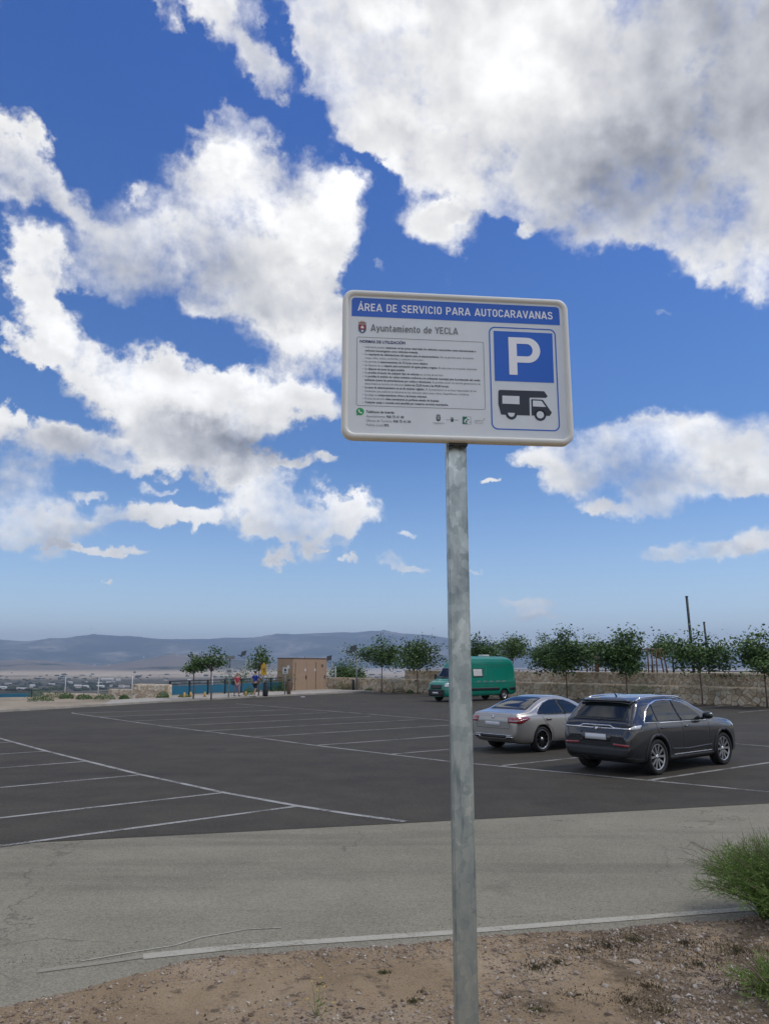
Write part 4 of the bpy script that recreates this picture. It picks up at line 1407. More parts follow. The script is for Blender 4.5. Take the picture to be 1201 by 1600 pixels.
post = empty('sign_post', (0.292 - math.sin(YAW) * 0.078, 2.883 + math.cos(YAW) * 0.078, 0.2), YAW, label='tall rectangular galvanised steel post carrying the white board', cat='post')
mb = MB(); bm = bmesh.new(); bmesh.ops.create_cube(bm, size=1.0)
bmesh.ops.scale(bm, vec=(.080, .045, 3.40), verts=bm.verts)
bmesh.ops.bevel(bm, geom=[e for e in bm.edges if abs(e.verts[0].co.z - e.verts[1].co.z) > 1], offset=.006, segments=3, affect='EDGES')
bm.verts.ensure_lookup_table(); mb.add([v.co + Vector((0, 0, 1.60)) for v in bm.verts], [[v.index for v in f.verts] for f in bm.faces]); bm.free()
mb.build('shaft', M_galv, post)
mb = MB(); mb.box((0, 0, -.02), (.26, .26, .10)); mb.build('footing', M_conc, post)


# ------------------------------------------------------------------ left edge: railing, blocks, kiosk, posts
def at_px(px, py, z=0.0): return G(px, py, z)


def railing(name, a, b, z0, z1, h, n, label):
    root = empty(name, (a[0], a[1], 0), 0, label=label, cat='railing')
    A = Vector((a[0], a[1], z0)); B = Vector((b[0], b[1], z1)); O = Vector((a[0], a[1], 0))
    d = (B - A); ang = math.atan2(d.y, d.x)
    for i in range(n):
        p = A.lerp(B, i / n) - O; q = A.lerp(B, (i + 1) / n) - O
        m = (p + q) / 2; L = (Vector((q.x, q.y)) - Vector((p.x, p.y))).length
        mb = MB(); mb.box((m.x, m.y, m.z + h * .40), (L - .16, .05, h * .56), ang)
        mb.build('panel', M_bluef, root)
    for i in range(n + 1):
        p = A.lerp(B, i / n) - O
        mb = MB(); mb.box((p.x, p.y, p.z + h * .5), (.11, .11, h + .04), ang); mb.build('post', M_dkmetal, root)
    mb = MB(); mb.tube([A - O + Vector((0, 0, h)), B - O + Vector((0, 0, h))], .035, 6); mb.build('handrail', M_dkmetal, root)
    mb = MB(); mb.tube([A - O + Vector((0, 0, h * .80)), B - O + Vector((0, 0, h * .80))], .02, 6); mb.build('rail', M_dkmetal, root)
    return root


railing('blue_railing', (-15.3, 56.2), (-7.9, 71.4), 0.05, 0.1, 1.1, 8, 'railing with blue panels from the square stone block to the brown kiosk')
railing('blue_railing', (-34.5, 55.0), (-26.0, 58.2), -0.22, -0.30, 0.80, 4, 'railing with blue panels at the far left on the slope')
p = at_px(210, 1092)
stone_wall('stone_block', (-17.3, 54.3), Vector((1, .05, 0)), 2.35, 0.96, 0.90, 1.2, 0.22, 0, M_stone2, 0, 9, 'square block of pinkish rubble masonry beside the blue railing', cat='stone block', both_ends=True)
stone_wall('rubble_wall', (-25.0, 57.6), Vector((.99, -.14, 0)), 4.6, 0.36, 0.30, .4, 0.22, -.1, M_stone2, 0, 10, 'low rubble wall on the sand, left of the square stone block', both_ends=True)
stone_wall('rubble_wall', (-21.0, 60.2), Vector((.99, -.1, 0)), 4.2, 0.55, 0.50, .4, 0.22, -.1, M_stone2, 0, 12, 'low pale rubble wall just behind the square stone block', both_ends=True)
# white tube frame
fr = empty('tube_frame', (-24.5, 60.5, -.3), 0, label='white tubular frame with three uprights on the sand behind the bushes', cat='frame')
mb = MB()
for x in (0, 2.65, 5.3): mb = MB(); mb.tube([(x, -x * .1, 0), (x, -x * .1, 1.75)], .032, 8); mb.build('upright', M_whitem, fr)
mb = MB(); mb.tube([(-.03, 0, 1.75), (5.33, -.53, 1.75)], .03, 8); mb.build('crossbar', M_whitem, fr)
fr2 = empty('tube_frame', (-11.9 - 2.3, 75, -1.0), 0, label='white tubular frame seen over the blue railing beyond the square block', cat='frame')
for x in (-2.2, 0.6): mb = MB(); mb.tube([(x, 0, 0), (x, 0, 2.3)], .05, 8); mb.build('upright', M_whitem, fr2)
mb = MB(); mb.tube([(-2.25, 0, 2.3), (.65, 0, 2.3)], .045, 8); mb.build('crossbar', M_whitem, fr2)
# small yellow markers
for i, (px, py, lab) in enumerate([(288, 1090, 'small yellow marker left of the two at the foot of the slim trees'), (298, 1089, 'small yellow marker at the foot of the railing, middle of three'), (320, 1089, 'small yellow marker just right of the slim tree trunk'),
                                   (384, 1088, 'small yellow marker by the feet of the man in blue')]):
    p = at_px(px, py, .1)
    mb = MB(); mb.tube([(0, 0, 0), (0, 0, .32)], [.09, .07], 8); mb.lathe([(0.075, -.0), (.075, .03), (0, .04)], Matrix.Translation((0, 0, .32)) @ Matrix.Rotation(R(90), 4, 'X'), 8)
    o = mb.build('yellow_marker', M_yelpost, label=lab, cat='marker', group='small yellow markers on the pavement'); o.location = p
# kiosk: brown panelled block on a concrete platform
KR = R(58)
kc = Vector((-8.0, 68.6, 0.12))
kiosk = empty('service_kiosk', kc, KR, label='brown flat roofed service kiosk with two doors by the blue railing', cat='kiosk')
KW, KD, KH = 5.0, 1.75, 2.75      # local X runs along the doors' side, local Y away
mb = MB(); mb.rbox((KW / 2, KD / 2, KH / 2), (KW, KD, KH), .02); mb.build('body', M_brown, kiosk)
mb = MB(); mb.box((KW / 2, KD / 2, KH + .02), (KW + .08, KD + .08, .07)); mb.build('roof_trim', M_browne, kiosk)
for x0, x1 in ((.35, 1.95), (3.35, 4.75)):
    mb = MB(); mb.box(((x0 + x1) / 2, -.012, 1.22), (x1 - x0, .03, 2.42)); d = mb.build('door', M_brown, kiosk)
    for xx in (x0 - .025, x1 + .025): mb = MB(); mb.box((xx, -.006, 1.22), (.045, .02, 2.44)); mb.build('seam', M_seam, d)
    mb = MB(); mb.box((x1 - .12, -.05, 1.1), (.07, .06, .32)); mb.build('handle', M_dkmetal, d)
mb = MB(); mb.box((4.25, -.033, 2.12), (.30, .01, .26)); mb.build('notice', M_browne, kiosk)
mb = MB(); mb.box((1.72, -.033, 1.75), (.18, .01, .22)); mb.build('notice', M_vanw, kiosk)
mb = MB(); mb.box((3.18, -.006, 1.75), (.18, .02, .22)); mb.build('notice', M_vanw, kiosk)
mb = MB(); mb.box((-.006, .5, 2.0), (.02, .3, .3)); mb.build('notice', M_vanw, kiosk)
mb = MB(); mb.tube([(2.3, .5, KH), (2.3, .5, KH + .18)], .05, 8); mb.build('roof_vent', M_greymet, kiosk)
mb = MB(); mb.box((2.2, .2, -.06), (5.8, 3.4, .13)); pf = mb.build('platform', M_conc, kiosk)


def sign_pole(px, py, h, bw, bh, bmat, label, rad=.045, marks=None, pm=M_greymet, z0=.1):
    p = at_px(px, py, z0)
    root = empty('signpost', p, 0, label=label, cat='signpost')
    mb = MB(); mb.tube([(0, 0, 0), (0, 0, h)], rad, 8); mb.build('pole', pm, root)
    if bw:
        mb = MB(); mb.rbox((0, -.06, h - bh / 2), (bw, .03, bh), .012); b = mb.build('board', bmat, root)
        if marks:
            mb = MB()
            for (x, z, w, hh) in marks: mb.box((x, -.079, h - bh / 2 + z), (w, .006, hh))
            mb.build('marking', M_dgrey if bmat is not M_yellow else M_browne, b)
    return root


s = sign_pole(357, 1089, 1.95, .5, .34, M_whitem, 'short signpost with a small white sign and a flat lamp box on top', marks=[(0, .05, .3, .05), (0, -.05, .3, .05)])
mb = MB(); mb.tube([(0, 0, 1.95), (0, 0, 2.62)], .05, 8); mb.build('lamp_neck', M_greymet, s)
mb = MB(); mb.rbox((0, 0, 2.72), (.66, .34, .22), .03); mb.build('lamp_box', M_greymet, s)
s = sign_pole(411, 1088, 2.1, .40, .62, M_yellow, 'signpost with a yellow board and a pointed yellow sign above it', marks=[(.05, .05, .06, .30), (-.06, .12, .14, .05)])
mb = MB(); mb.add([(-.2, -.06, 2.13), (.2, -.06, 2.13), (0, -.06, 2.40), (-.2, -.04, 2.13), (.2, -.04, 2.13), (0, -.04, 2.40)], [(0, 1, 2), (5, 4, 3), (0, 3, 4, 1), (1, 4, 5, 2), (2, 5, 3, 0)]); mb.build('warning_triangle', M_yellow, s)
sign_pole(445, 1085, 2.0, .40, .46, M_whitem, 'signpost with a square white sign before the brown kiosk', marks=[(0, .05, .16, .2), (0, -.13, .22, .04)])
for i, (px, py, h, r, lab) in enumerate([(415, 1088, 1.0, .17, 'dark cylindrical bin right of the yellow signpost'), (451, 1085, 1.15, .16, 'dark brown slim bin right of the square white sign')]):
    p = at_px(px, py, .1)
    root = empty('litter_bin', p, 0, label=lab, cat='litter bin')
    mb = MB(); mb.tube([(0, 0, 0), (0, 0, .1), (0, 0, h - .2), (0, 0, h - .12)], [r * .8, r, r, r * .7], 12); mb.build('body', M_dkmetal if i == 0 else M_browne, root)
    mb = MB(); mb.ball((0, 0, h - .08), (r * .85, r * .85, .1)); mb.build('lid', M_dkmetal, root)
x, y = on_wall_line(552, .6)
mb = MB(); mb.tube([(0, 0, 0), (0, 0, .95), (0, 0, 1.0)], [.11, .11, .08], 10)
o = mb.build('bollard', M_dkmetal, label='dark bollard before the low wall, left of the solar lamp post', cat='bollard'); o.location = (x, y, 0)
# solar lamps
def solar_lamp(px, dist, z0, h, label, panel=True, w=1.1):
    d = sight(px, 1040); x = d.x / d.y * dist
    root = empty('solar_lamp', (x, dist, z0), 0, label=label, cat='lamp post')
    mb = MB(); mb.tube([(0, 0, 0), (0, 0, h)], [.09, .06], 8); mb.build('pole', M_greymet, root)
    mb = MB(); mb.tube([(0, 0, h - .25), (-.55, 0, h + .02), (-.8, 0, h + .12)], .035, 6); mb.build('arm', M_greymet, root)
    mb = MB(); mb.box((-.75, 0, h + .14), (.55, .25, .09), M=Matrix.Rotation(R(-20), 3, 'Y').inverted()); mb.build('lamp_head', M_dkmetal, root)
    mb = MB(); mb.box((-.30, 0, h + .42), (.62, .9, .05), M=Matrix.Rotation(R(35), 3, 'X') @ Matrix.Rotation(R(-15), 3, 'Y')); mb.build('solar_panel', M_dkmetal, root)
    mb = MB(); mb.tube([(0, 0, h - .1), (-.25, 0, h + .38)], .03, 6); mb.build('bracket', M_greymet, root)
    return root


x, y = on_wall_line(557, .45)
solar_lamp(557, y, 0, 3.35, 'lamp post with solar panel standing before the low wall, right of the dense tree')
solar_lamp(518, 92, -3.5, 6.2, 'distant lamp post with solar panel just right of the brown kiosk')
solar_lamp(384, 95, -3.5, 6.8, 'distant lamp post behind the tree near the man in blue')
d = sight(524, 1040); mb = MB(); mb.tube([(0, 0, 0), (0, 0, 4.2)], .09, 8)
o = mb.build('plain_post', M_greymet, label='plain thin post beyond the low wall between kiosk and dense tree', cat='post'); o.location = (d.x / d.y * 80, 80, -2.0)
mb = MB(); mb.rbox((0, 0, .3), (.5, .4, .8), .12); o = mb.build('utility_box', M_greymet, label='small grey box beyond the low wall near the solar lamp post', cat='utility box')
d = sight(589, 1040); o.location = (d.x / d.y * 76, 76, .9 - .35)
# two tall bare posts
for px, py_top, dist, r, lab in [(1083, 933, 62, .14, 'taller of the two bare dark posts rising above the widest tree'), (1107, 973, 70, .12, 'shorter of the two bare dark posts behind the widest tree')]:
    d = sight(px, 1040); x = d.x / d.y * dist
    dt = sight(px, py_top); ht = EYE.z + dt.z / dt.y * dist
    root = empty('tall_post', (x, dist, 1.6), 0, label=lab, cat='post')
    mb = MB(); mb.tube([(-0.02, 0, 0), (-.14, 0, ht - 1.6)], [r * .85, r * .7], 10); mb.build('shaft', M_dkmetal, root)
    mb = MB(); mb.tube([(-.14, 0, ht - 1.6), (-.141, 0, ht - 1.52)], r * .9, 10); mb.build('cap', M_dkmetal, root)
d = sight(1051, 1040)
mb = MB(); mb.tube([(0, 0, 0), (0, 0, 2.6)], .07, 8); o = mb.build('plain_post', M_dkmetal, label='thin post on the terrace between the climbing frame and the widest tree', cat='post'); o.location = (d.x / d.y * 58, 58, 1.64)
# handrail on the upper wall
rl = empty('terrace_handrail', tuple((WALL0 + B_DIR * 1.55).xy) + (1.66,), math.atan2(A_DIR.y, A_DIR.x), label='thin dark handrail running along the top of the higher pale wall', cat='railing')
mb = MB(); mb.tube([(-10, 0, .22), (30.5, 0, .30)], .022, 6); mb.build('rail', M_dkmetal, rl)
for i in range(15):
    mb = MB(); mb.tube([(-10 + i * 2.85, 0, 0), (-10 + i * 2.85, 0, .26)], .02, 6); mb.build('upright', M_dkmetal, rl)

# playground on the terrace
def spot(px, dist):
    d = sight(px, 1040); return d.x / d.y * dist
pg = empty('play_tunnel', (spot(957, 57), 57, 1.66), R(8), label='blue tube tunnel of the playground behind the upper wall', cat='play tunnel')
mb = MB(); mb.tube([(-.95, 0, .95), (-.4, 0, .95), (.4, 0, .90), (.95, 0, .80)], [.44, .46, .46, .44], 16); mb.build('tube', M_play, pg)
mb = MB()
for x in (-.95, 0, .9): mb.tube([(x - .03, 0, .94 - max(0, x) * .12), (x + .03, 0, .94 - max(0, x) * .12)], .50, 16)
mb.build('collar', M_dkmetal, pg)
for x in (-1.1, 1.15): mb = MB(); mb.tube([(x, .1, -.02), (x, .1, 1.9)], .07, 8); mb.build('wooden_upright', M_wood, pg)
cf = empty('play_structure', (spot(1006, 58), 58, 1.66), R(5), label='wooden climbing frame with green slide behind the upper wall', cat='climbing frame')
for x, l in ((.3, .0), (.62, .0), (.95, .0), (1.3, .55), (1.55, .7)):
    mb = MB(); mb.tube([(x + l * .3, 0, -.02), (x - l * .15, 0, 1.75)], .055, 8); mb.build('wooden_upright', M_wood, cf)
mb = MB(); mb.box((.35, 0, .62), (1.35, .9, .06)); mb.build('deck', M_wood, cf)
mb = MB(); mb.tube([(-1.0, 0, 1.78), (1.45, 0, 1.78)], .05, 8); mb.build('top_beam', M_wood, cf)
mb = MB(); mb.add([(-1.2, -.25, 0), (-1.2, .25, 0), (-.25, .25, .72), (-.25, -.25, .72), (-1.2, -.25, .12), (-1.2, .25, .12), (-.25, .25, .84), (-.25, -.25, .84)],
                  [(0, 3, 2, 1), (0, 1, 5, 4), (1, 2, 6, 5), (2, 3, 7, 6), (3, 0, 4, 7), (4, 5, 6, 7)]); mb.build('slide', M_playg, cf)
mb = MB()
for k in range(5): mb.box((-.05 + k * .2, -.42, .36), (.03, .03, .55))
mb.build('railing_bar', M_wood, cf)
for px, lab in ((923, 'wooden climbing net of the playground left of the blue tunnel'), (938, 'white roped climbing net of the playground, beside the blue tunnel')):
    sr = empty('climbing_net', (spot(px, 61), 61, 1.66), 0, label=lab, cat='climbing net')
    for x in (-.35, .35): mb = MB(); mb.tube([(x, 0, -.02), (x, 0, 1.6)], .06, 8); mb.build('wooden_upright', M_wood, sr)
    mb = MB()
    for k in range(4): mb.tube([(-.3 + k * .2, 0, .05), (-.3 + k * .2, 0, 1.4)], .02, 5)
    for k in range(4): mb.tube([(-.35, 0, .3 + k * .35), (.35, 0, .3 + k * .35)], .018, 5)
    mb.build('rope', M_wood if px == 923 else M_whitem, sr)


# ------------------------------------------------------------------ people
def skin_mesh(name, joints, edges, radii, material, parent, sub=1):
    me = bpy.data.meshes.new(name)
    me.from_pydata(joints, edges, [])
    o = bpy.data.objects.new(name, me); col.objects.link(o)
    m = o.modifiers.new('s', 'SKIN'); m.use_smooth_shade = True
    for i, r in enumerate(radii):
        me.skin_vertices[0].data[i].radius = (r if isinstance(r, tuple) else (r, r))
    me.skin_vertices[0].data[0].use_root = True
    s = o.modifiers.new('u', 'SUBSURF'); s.levels = sub; s.render_levels = sub
    bpy.context.view_layer.update()
    nm = bpy.data.meshes.new_from_object(o.evaluated_get(bpy.context.evaluated_depsgraph_get()))
    o.modifiers.clear(); o.data = nm; nm.name = name
    nm.materials.clear(); nm.materials.append(material)
    for p in nm.polygons: p.use_smooth = True
    o.parent = parent
    return o


def person(loc, rz, label, female=False, scale=1.0):
    root = empty('person', loc, rz, label=label, cat='person')
    root.scale = (scale, scale, scale)
    w = .95 if female else 1.05
    # x: left-right, -y: forward; mid stride, one arm bent
    J = [(0, 0, .95), (0, -.01, 1.12), (0, 0, 1.30), (0, 0, 1.43), (0, -.01, 1.50), (0, -.03, 1.60), (0, -.025, 1.70),
         (.18 * w, 0, 1.40), (.25 * w, .06, 1.13), (.24 * w, -.05, .90), (.24 * w, -.08, .82),
         (-.18 * w, 0, 1.40), (-.24 * w, -.08, 1.14), (-.22 * w, -.25, .98), (-.21 * w, -.30, .92),
         (.10, -.02, .88), (.11, -.16, .50), (.11, -.10, .10), (.11, -.24, .04),
         (-.10, .02, .88), (-.11, .04, .48), (-.11, .26, .16), (-.11, .18, .04)]
    E_ = [(0, 1), (1, 2), (2, 3), (3, 4), (4, 5), (5, 6), (3, 7), (7, 8), (8, 9), (9, 10), (3, 11), (11, 12), (12, 13), (13, 14),
          (0, 15), (15, 16), (16, 17), (17, 18), (0, 19), (19, 20), (20, 21), (21, 22)]
    r = [(.14, .10), (.125, .09), (.15, .105), (.11, .08), (.05, .05), (.078, .092), (.07, .082), .055, .042, .03, .028, .055, .042, .03, .028,
         .088, .058, .042, .036, .088, .058, .042, .036]
    body = skin_mesh('body', J, E_, r, M_skin, root)
    hd = MB()
    for (hx, hy, hz_), dy in (((.24 * w, -.08, .80), -.2), ((-.21 * w, -.31, .90), -.5)):
        for k in range(4):
            ox = -.024 + .016 * k; ln = (.07, .08, .078, .06)[k]
            hd.tube([(hx + ox * .3, hy + ox, hz_), (hx + ox * .3, hy + ox + dy * .05, hz_ - ln * .6), (hx + ox * .3 , hy + ox + dy * .05 + .012, hz_ - ln)], [.010, .009, .006], 5)
        hd.tube([(hx, hy - .02, hz_ + .01), (hx, hy - .05, hz_ - .02), (hx, hy - .055, hz_ - .045)], [.011, .010, .007], 5)
    hd.build('fingers', M_skin, root)
    mb = MB(); mb.ball((0, -.115, 1.635), (.014, .02, .022)); mb.ball((.03, -.10, 1.665), .011); mb.ball((-.03, -.10, 1.665), .011); mb.ball((.085, -.015, 1.64), (.012, .022, .03)); mb.ball((-.085, -.015, 1.64), (.012, .022, .03))
    mb.build('face_features', M_skin, root)
    mb = MB(); mb.ball((0, .0, 1.70), (.098, .110, .085))
    if female: mb.ball((0, .06, 1.60), (.085, .06, .12))
    mb.build('hair', M_grayhair if female else M_hair, root)
    top = M_red if female else M_shirt
    skin_mesh('shirt', [(0, 0, .92), (0, -.01, 1.12), (0, 0, 1.30), (0, 0, 1.42), (.18 * w, 0, 1.405), (.225 * w, .035, 1.23), (-.18 * w, 0, 1.405), (-.22 * w, -.05, 1.23)],
              [(0, 1), (1, 2), (2, 3), (3, 4), (4, 5), (3, 6), (6, 7)], [(.16, .125), (.15, .115), (.17, .125), (.12, .09), .072, .062, .072, .062], top, root)
    if female:
        skin_mesh('trousers', [(0, 0, .92), (.10, -.02, .84), (.11, -.15, .50), (.11, -.10, .16), (-.10, .02, .84), (-.11, .05, .48), (-.11, .24, .20)],
                  [(0, 1), (1, 2), (2, 3), (0, 4), (4, 5), (5, 6)], [(.155, .12), .105, .085, .07, .105, .085, .07], M_floral, root)
    else:
        skin_mesh('shorts', [(0, 0, .93), (.10, -.02, .84), (.11, -.13, .56), (-.10, .02, .84), (-.11, .035, .54)],
                  [(0, 1), (1, 2), (0, 3), (3, 4)], [(.16, .12), .11, .092, .11, .092], M_shorts, root)
    for s, y, z, a in ((.11, -.2, .045, 0), (-.11, .2, .06, 25)):
        mb = MB(); M = Matrix.Rotation(R(a), 3, 'X'); mb.ball((s, y, z), (.048, .13, .045), M); mb.build('shoe', M_whitem if not female else M_dkmetal, root)
    return root


p = at_px(398, 1088, .1); person((p.x, p.y, .1), R(150), 'person in a blue shirt and dark shorts walking past the yellow signpost')
p = at_px(370, 1088, .1); fem = person((p.x, p.y, .1), R(35), 'person in a red pink top and patterned trousers by the blue railing', True, .93)
bag = MB(); bag.rbox((0, 0, 0), (.12, .32, .30), .03); bag.tube([(0, -.12, .14), (0, -.06, .40), (0, .06, .40), (0, .12, .14)], .012, 6)
o = bag.build('shoulder_bag', M_dkmetal, label='dark shoulder bag hanging at the side of the person in red', cat='bag'); o.location = (p.x - .30, p.y - .05, .1 + .93); o.rotation_euler = (0, 0, R(35))


# ------------------------------------------------------------------ vehicles
def pchip(pts):
    x = np.array([p[0] for p in pts], float); y = np.array([p[1] for p in pts], float)
    h = np.diff(x); d = np.diff(y) / h
    m = np.zeros(len(x)); m[0] = d[0]; m[-1] = d[-1]
    for i in range(1, len(x) - 1):
        if d[i - 1] * d[i] > 0:
            w1 = 2 * h[i] + h[i - 1]; w2 = h[i] + 2 * h[i - 1]
            m[i] = (w1 + w2) / (w1 / d[i - 1] + w2 / d[i])
    def f(q):
        q = min(max(q, x[0]), x[-1]); i = min(max(int(np.searchsorted(x, q)) - 1, 0), len(h) - 1)
        t = (q - x[i]) / h[i]
        return float((2 * t**3 - 3 * t**2 + 1) * y[i] + (t**3 - 2 * t**2 + t) * h[i] * m[i] + (-2 * t**3 + 3 * t**2) * y[i + 1] + (t**3 - t**2) * h[i] * m[i + 1])
    return f


class Car:
    def __init__(self, root, zt, wl, belt, zb, tumble, stations, paint, bulge=.02, railk=.86, crown=.8, mid=.5):
        self.root = root; self.paint = paint
        zt, wl, belt, zb = pchip(zt), pchip(wl), pchip(belt), pchip(zb)
        vs = []; secs = []
        for x in stations:
            t, w, b, lo = zt(x), wl(x), belt(x), zb(x)
            zl = min(b, lo + (t - lo) * .86)
            zr = zl + (t - zl) * railk
            wr = w - .02 - tumble * (zr - zl)
            zm = lo + (zl - lo) * mid
            pts = [(0, lo), (w * .80, lo), (w - .045, lo + .035), (w + bulge * .4, lo + (zm - lo) * .45), (w + bulge, zm), (w + bulge * .7, zl - (zl - zm) * .30), (w, zl), (wr + (w - wr) * .52 - .012, zl + (zr - zl) * .42),
                   (wr, zr), (wr * .80, zr + (t - zr) * crown * .78), (wr * .45, zr + (t - zr) * (.92 + .06 * crown)), (0, t)]
            for _ in range(2):
                q = [pts[0]]
                for a, c in zip(pts, pts[1:]):
                    q += [(a[0] * .75 + c[0] * .25, a[1] * .75 + c[1] * .25), (a[0] * .25 + c[0] * .75, a[1] * .25 + c[1] * .75)]
                q.append(pts[-1]); pts = q
            ring = [(x, y, z) for y, z in pts] + [(x, -y, z) for y, z in pts[-2:0:-1]]
            secs.append(ring)
        n = len(secs[0])
        v = [p for s in secs for p in s]
        f = [(k * n + i, (k + 1) * n + i, (k + 1) * n + (i + 1) % n, k * n + (i + 1) % n) for k in range(len(secs) - 1) for i in range(n)]
        f.append(tuple(range(n))); f.append(tuple((len(secs) - 1) * n + i for i in range(n - 1, -1, -1)))
        self.v, self.f = v, f
        self.bvh = BVHTree.FromPolygons([Vector(p) for p in v], f)

    def body(self, arches, ra):
        mb = MB(); mb.add(self.v, self.f, True)
        o = mb.build('body', [self.paint, M_blackpl], self.root)
        bm = bmesh.new(); bm.from_mesh(o.data); bmesh.ops.recalc_face_normals(bm, faces=bm.faces); bm.to_mesh(o.data); bm.free()
        cut = MB()
        for x, z in arches:
            for s in (-1, 1):
                M = Matrix.Translation((x, s * .60, z)) if s > 0 else Matrix.Translation((x, s * .60, z)) @ Matrix.Rotation(R(180), 4, 'Z')
                cut.mi = 1
                cut.lathe([(0, 0), (ra, 0), (ra, .6), (0, .6)], M, 36, False)
        c = cut.build('cut', [self.paint, M_blackpl], self.root)
        bm = bmesh.new(); bm.from_mesh(c.data); bmesh.ops.remove_doubles(bm, verts=bm.verts, dist=1e-4); bmesh.ops.recalc_face_normals(bm, faces=bm.faces); bm.to_mesh(c.data); bm.free()
        md = o.modifiers.new('b', 'BOOLEAN'); md.object = c; md.operation = 'DIFFERENCE'; md.solver = 'EXACT'
        bpy.context.view_layer.update()
        nm = bpy.data.meshes.new_from_object(o.evaluated_get(bpy.context.evaluated_depsgraph_get()))
        o.modifiers.clear(); o.data = nm; nm.name = 'body'
        for p in nm.polygons: p.use_smooth = (p.material_index == 0 and len(p.vertices) <= 40)
        bpy.data.objects.remove(c)
        return o

    def panel(self, name, poly, frame, material, off=.006, parent=None, step=.07, skirt=.015):
        O, U, V, D = frame
        bm = bmesh.new()
        f = bm.faces.new([bm.verts.new((p[0], p[1], 0)) for p in poly])
        for ax in (0, 1):
            lo = min(p[ax] for p in poly); hi = max(p[ax] for p in poly)
            k = int((hi - lo) / step)
            for i in range(1, k + 1):
                c = lo + (hi - lo) * i / (k + 1)
                co = (c, 0, 0) if ax == 0 else (0, c, 0); no = (1, 0, 0) if ax == 0 else (0, 1, 0)
                bmesh.ops.bisect_plane(bm, geom=list(bm.verts) + list(bm.edges) + list(bm.faces), plane_co=co, plane_no=no)
        bmesh.ops.triangulate(bm, faces=bm.faces)
        nor = {}
        last = None
        for v in bm.verts:
            p = O + U * v.co.x + V * v.co.y
            h, n, i, d = self.bvh.ray_cast(p, D)
            if h is None:
                h = last if last is not None else p + D * 3.0; n = -D
                near = self.bvh.find_nearest(p + D * 2.2)
                if near[0] is not None: h, n = near[0], near[1]
            if n.dot(D) > 0: n = -n
            last = h
            v.co = h + n * off; nor[v] = n
        bm.normal_update()
        edge = [e for e in bm.edges if e.is_boundary]
        r = bmesh.ops.extrude_edge_only(bm, edges=edge)
        nv = [g for g in r['geom'] if isinstance(g, bmesh.types.BMVert)]
        src = {}
        for e in bm.edges:
            a, b = e.verts
            if a in nor and b not in nor: src[b] = a
            if b in nor and a not in nor: src[a] = b
        for v in nv:
            if v in src: v.co = v.co - nor[src[v]] * (skirt + off * .5)
        me = bpy.data.meshes.new(name); bm.to_mesh(me); bm.free()
        me.materials.append(material)
        for p in me.polygons: p.use_smooth = False
        for i, p in enumerate(me.polygons):
            p.use_smooth = len(p.vertices) == 3
        o = bpy.data.objects.new(name, me); col.objects.link(o)
        o.parent = parent or self.root
        return o


def side_frame(s): return (Vector((0, s * 3.0, 0)), Vector((1, 0, 0)), Vector((0, 0, 1)), Vector((0, -s, 0)))
REAR = (Vector((-4, 0, 0)), Vector((0, 1, 0)), Vector((0, 0, 1)), Vector((1, 0, 0)))
FRONT = (Vector((8, 0, 0)), Vector((0, 1, 0)), Vector((0, 0, 1)), Vector((-1, 0, 0)))
TOP = (Vector((0, 0, 5)), Vector((1, 0, 0)), Vector((0, 1, 0)), Vector((0, 0, -1)))


def diag_frame(s, ang, rear=True):
    """looks at a rear (or front) corner; u grows from the rear face round to the side"""
    c = R(ang)
    out = Vector((-math.cos(c) if rear else math.cos(c), s * math.sin(c), 0))
    u = Vector((math.sin(c) if rear else -math.sin(c), s * math.cos(c) * 1, 0))
    # u: towards the outside of the car then forwards
    u = Vector((-out.y * s, out.x * s, 0)) if rear else Vector((out.y * s, -out.x * s, 0))
    if u.x * (1 if rear else -1) < 0: u = -u
    base = Vector((-.8, s * .8, 0)) if rear else Vector((3.5, s * .8, 0))
    return (base + out * 2, u, Vector((0, 0, 1)), -out)


def strip(pts, w):
    """a narrow band along a line of points, as a polygon"""
    L = []; Rr = []
    for i, p in enumerate(pts):
        a = Vector(pts[max(i - 1, 0)]); b = Vector(pts[min(i + 1, len(pts) - 1)])
        d = (b - a).normalized(); n = Vector((-d.y, d.x)) * w / 2
        L.append((p[0] + n.x, p[1] + n.y)); Rr.append((p[0] - n.x, p[1] - n.y))
    return L + Rr[::-1]


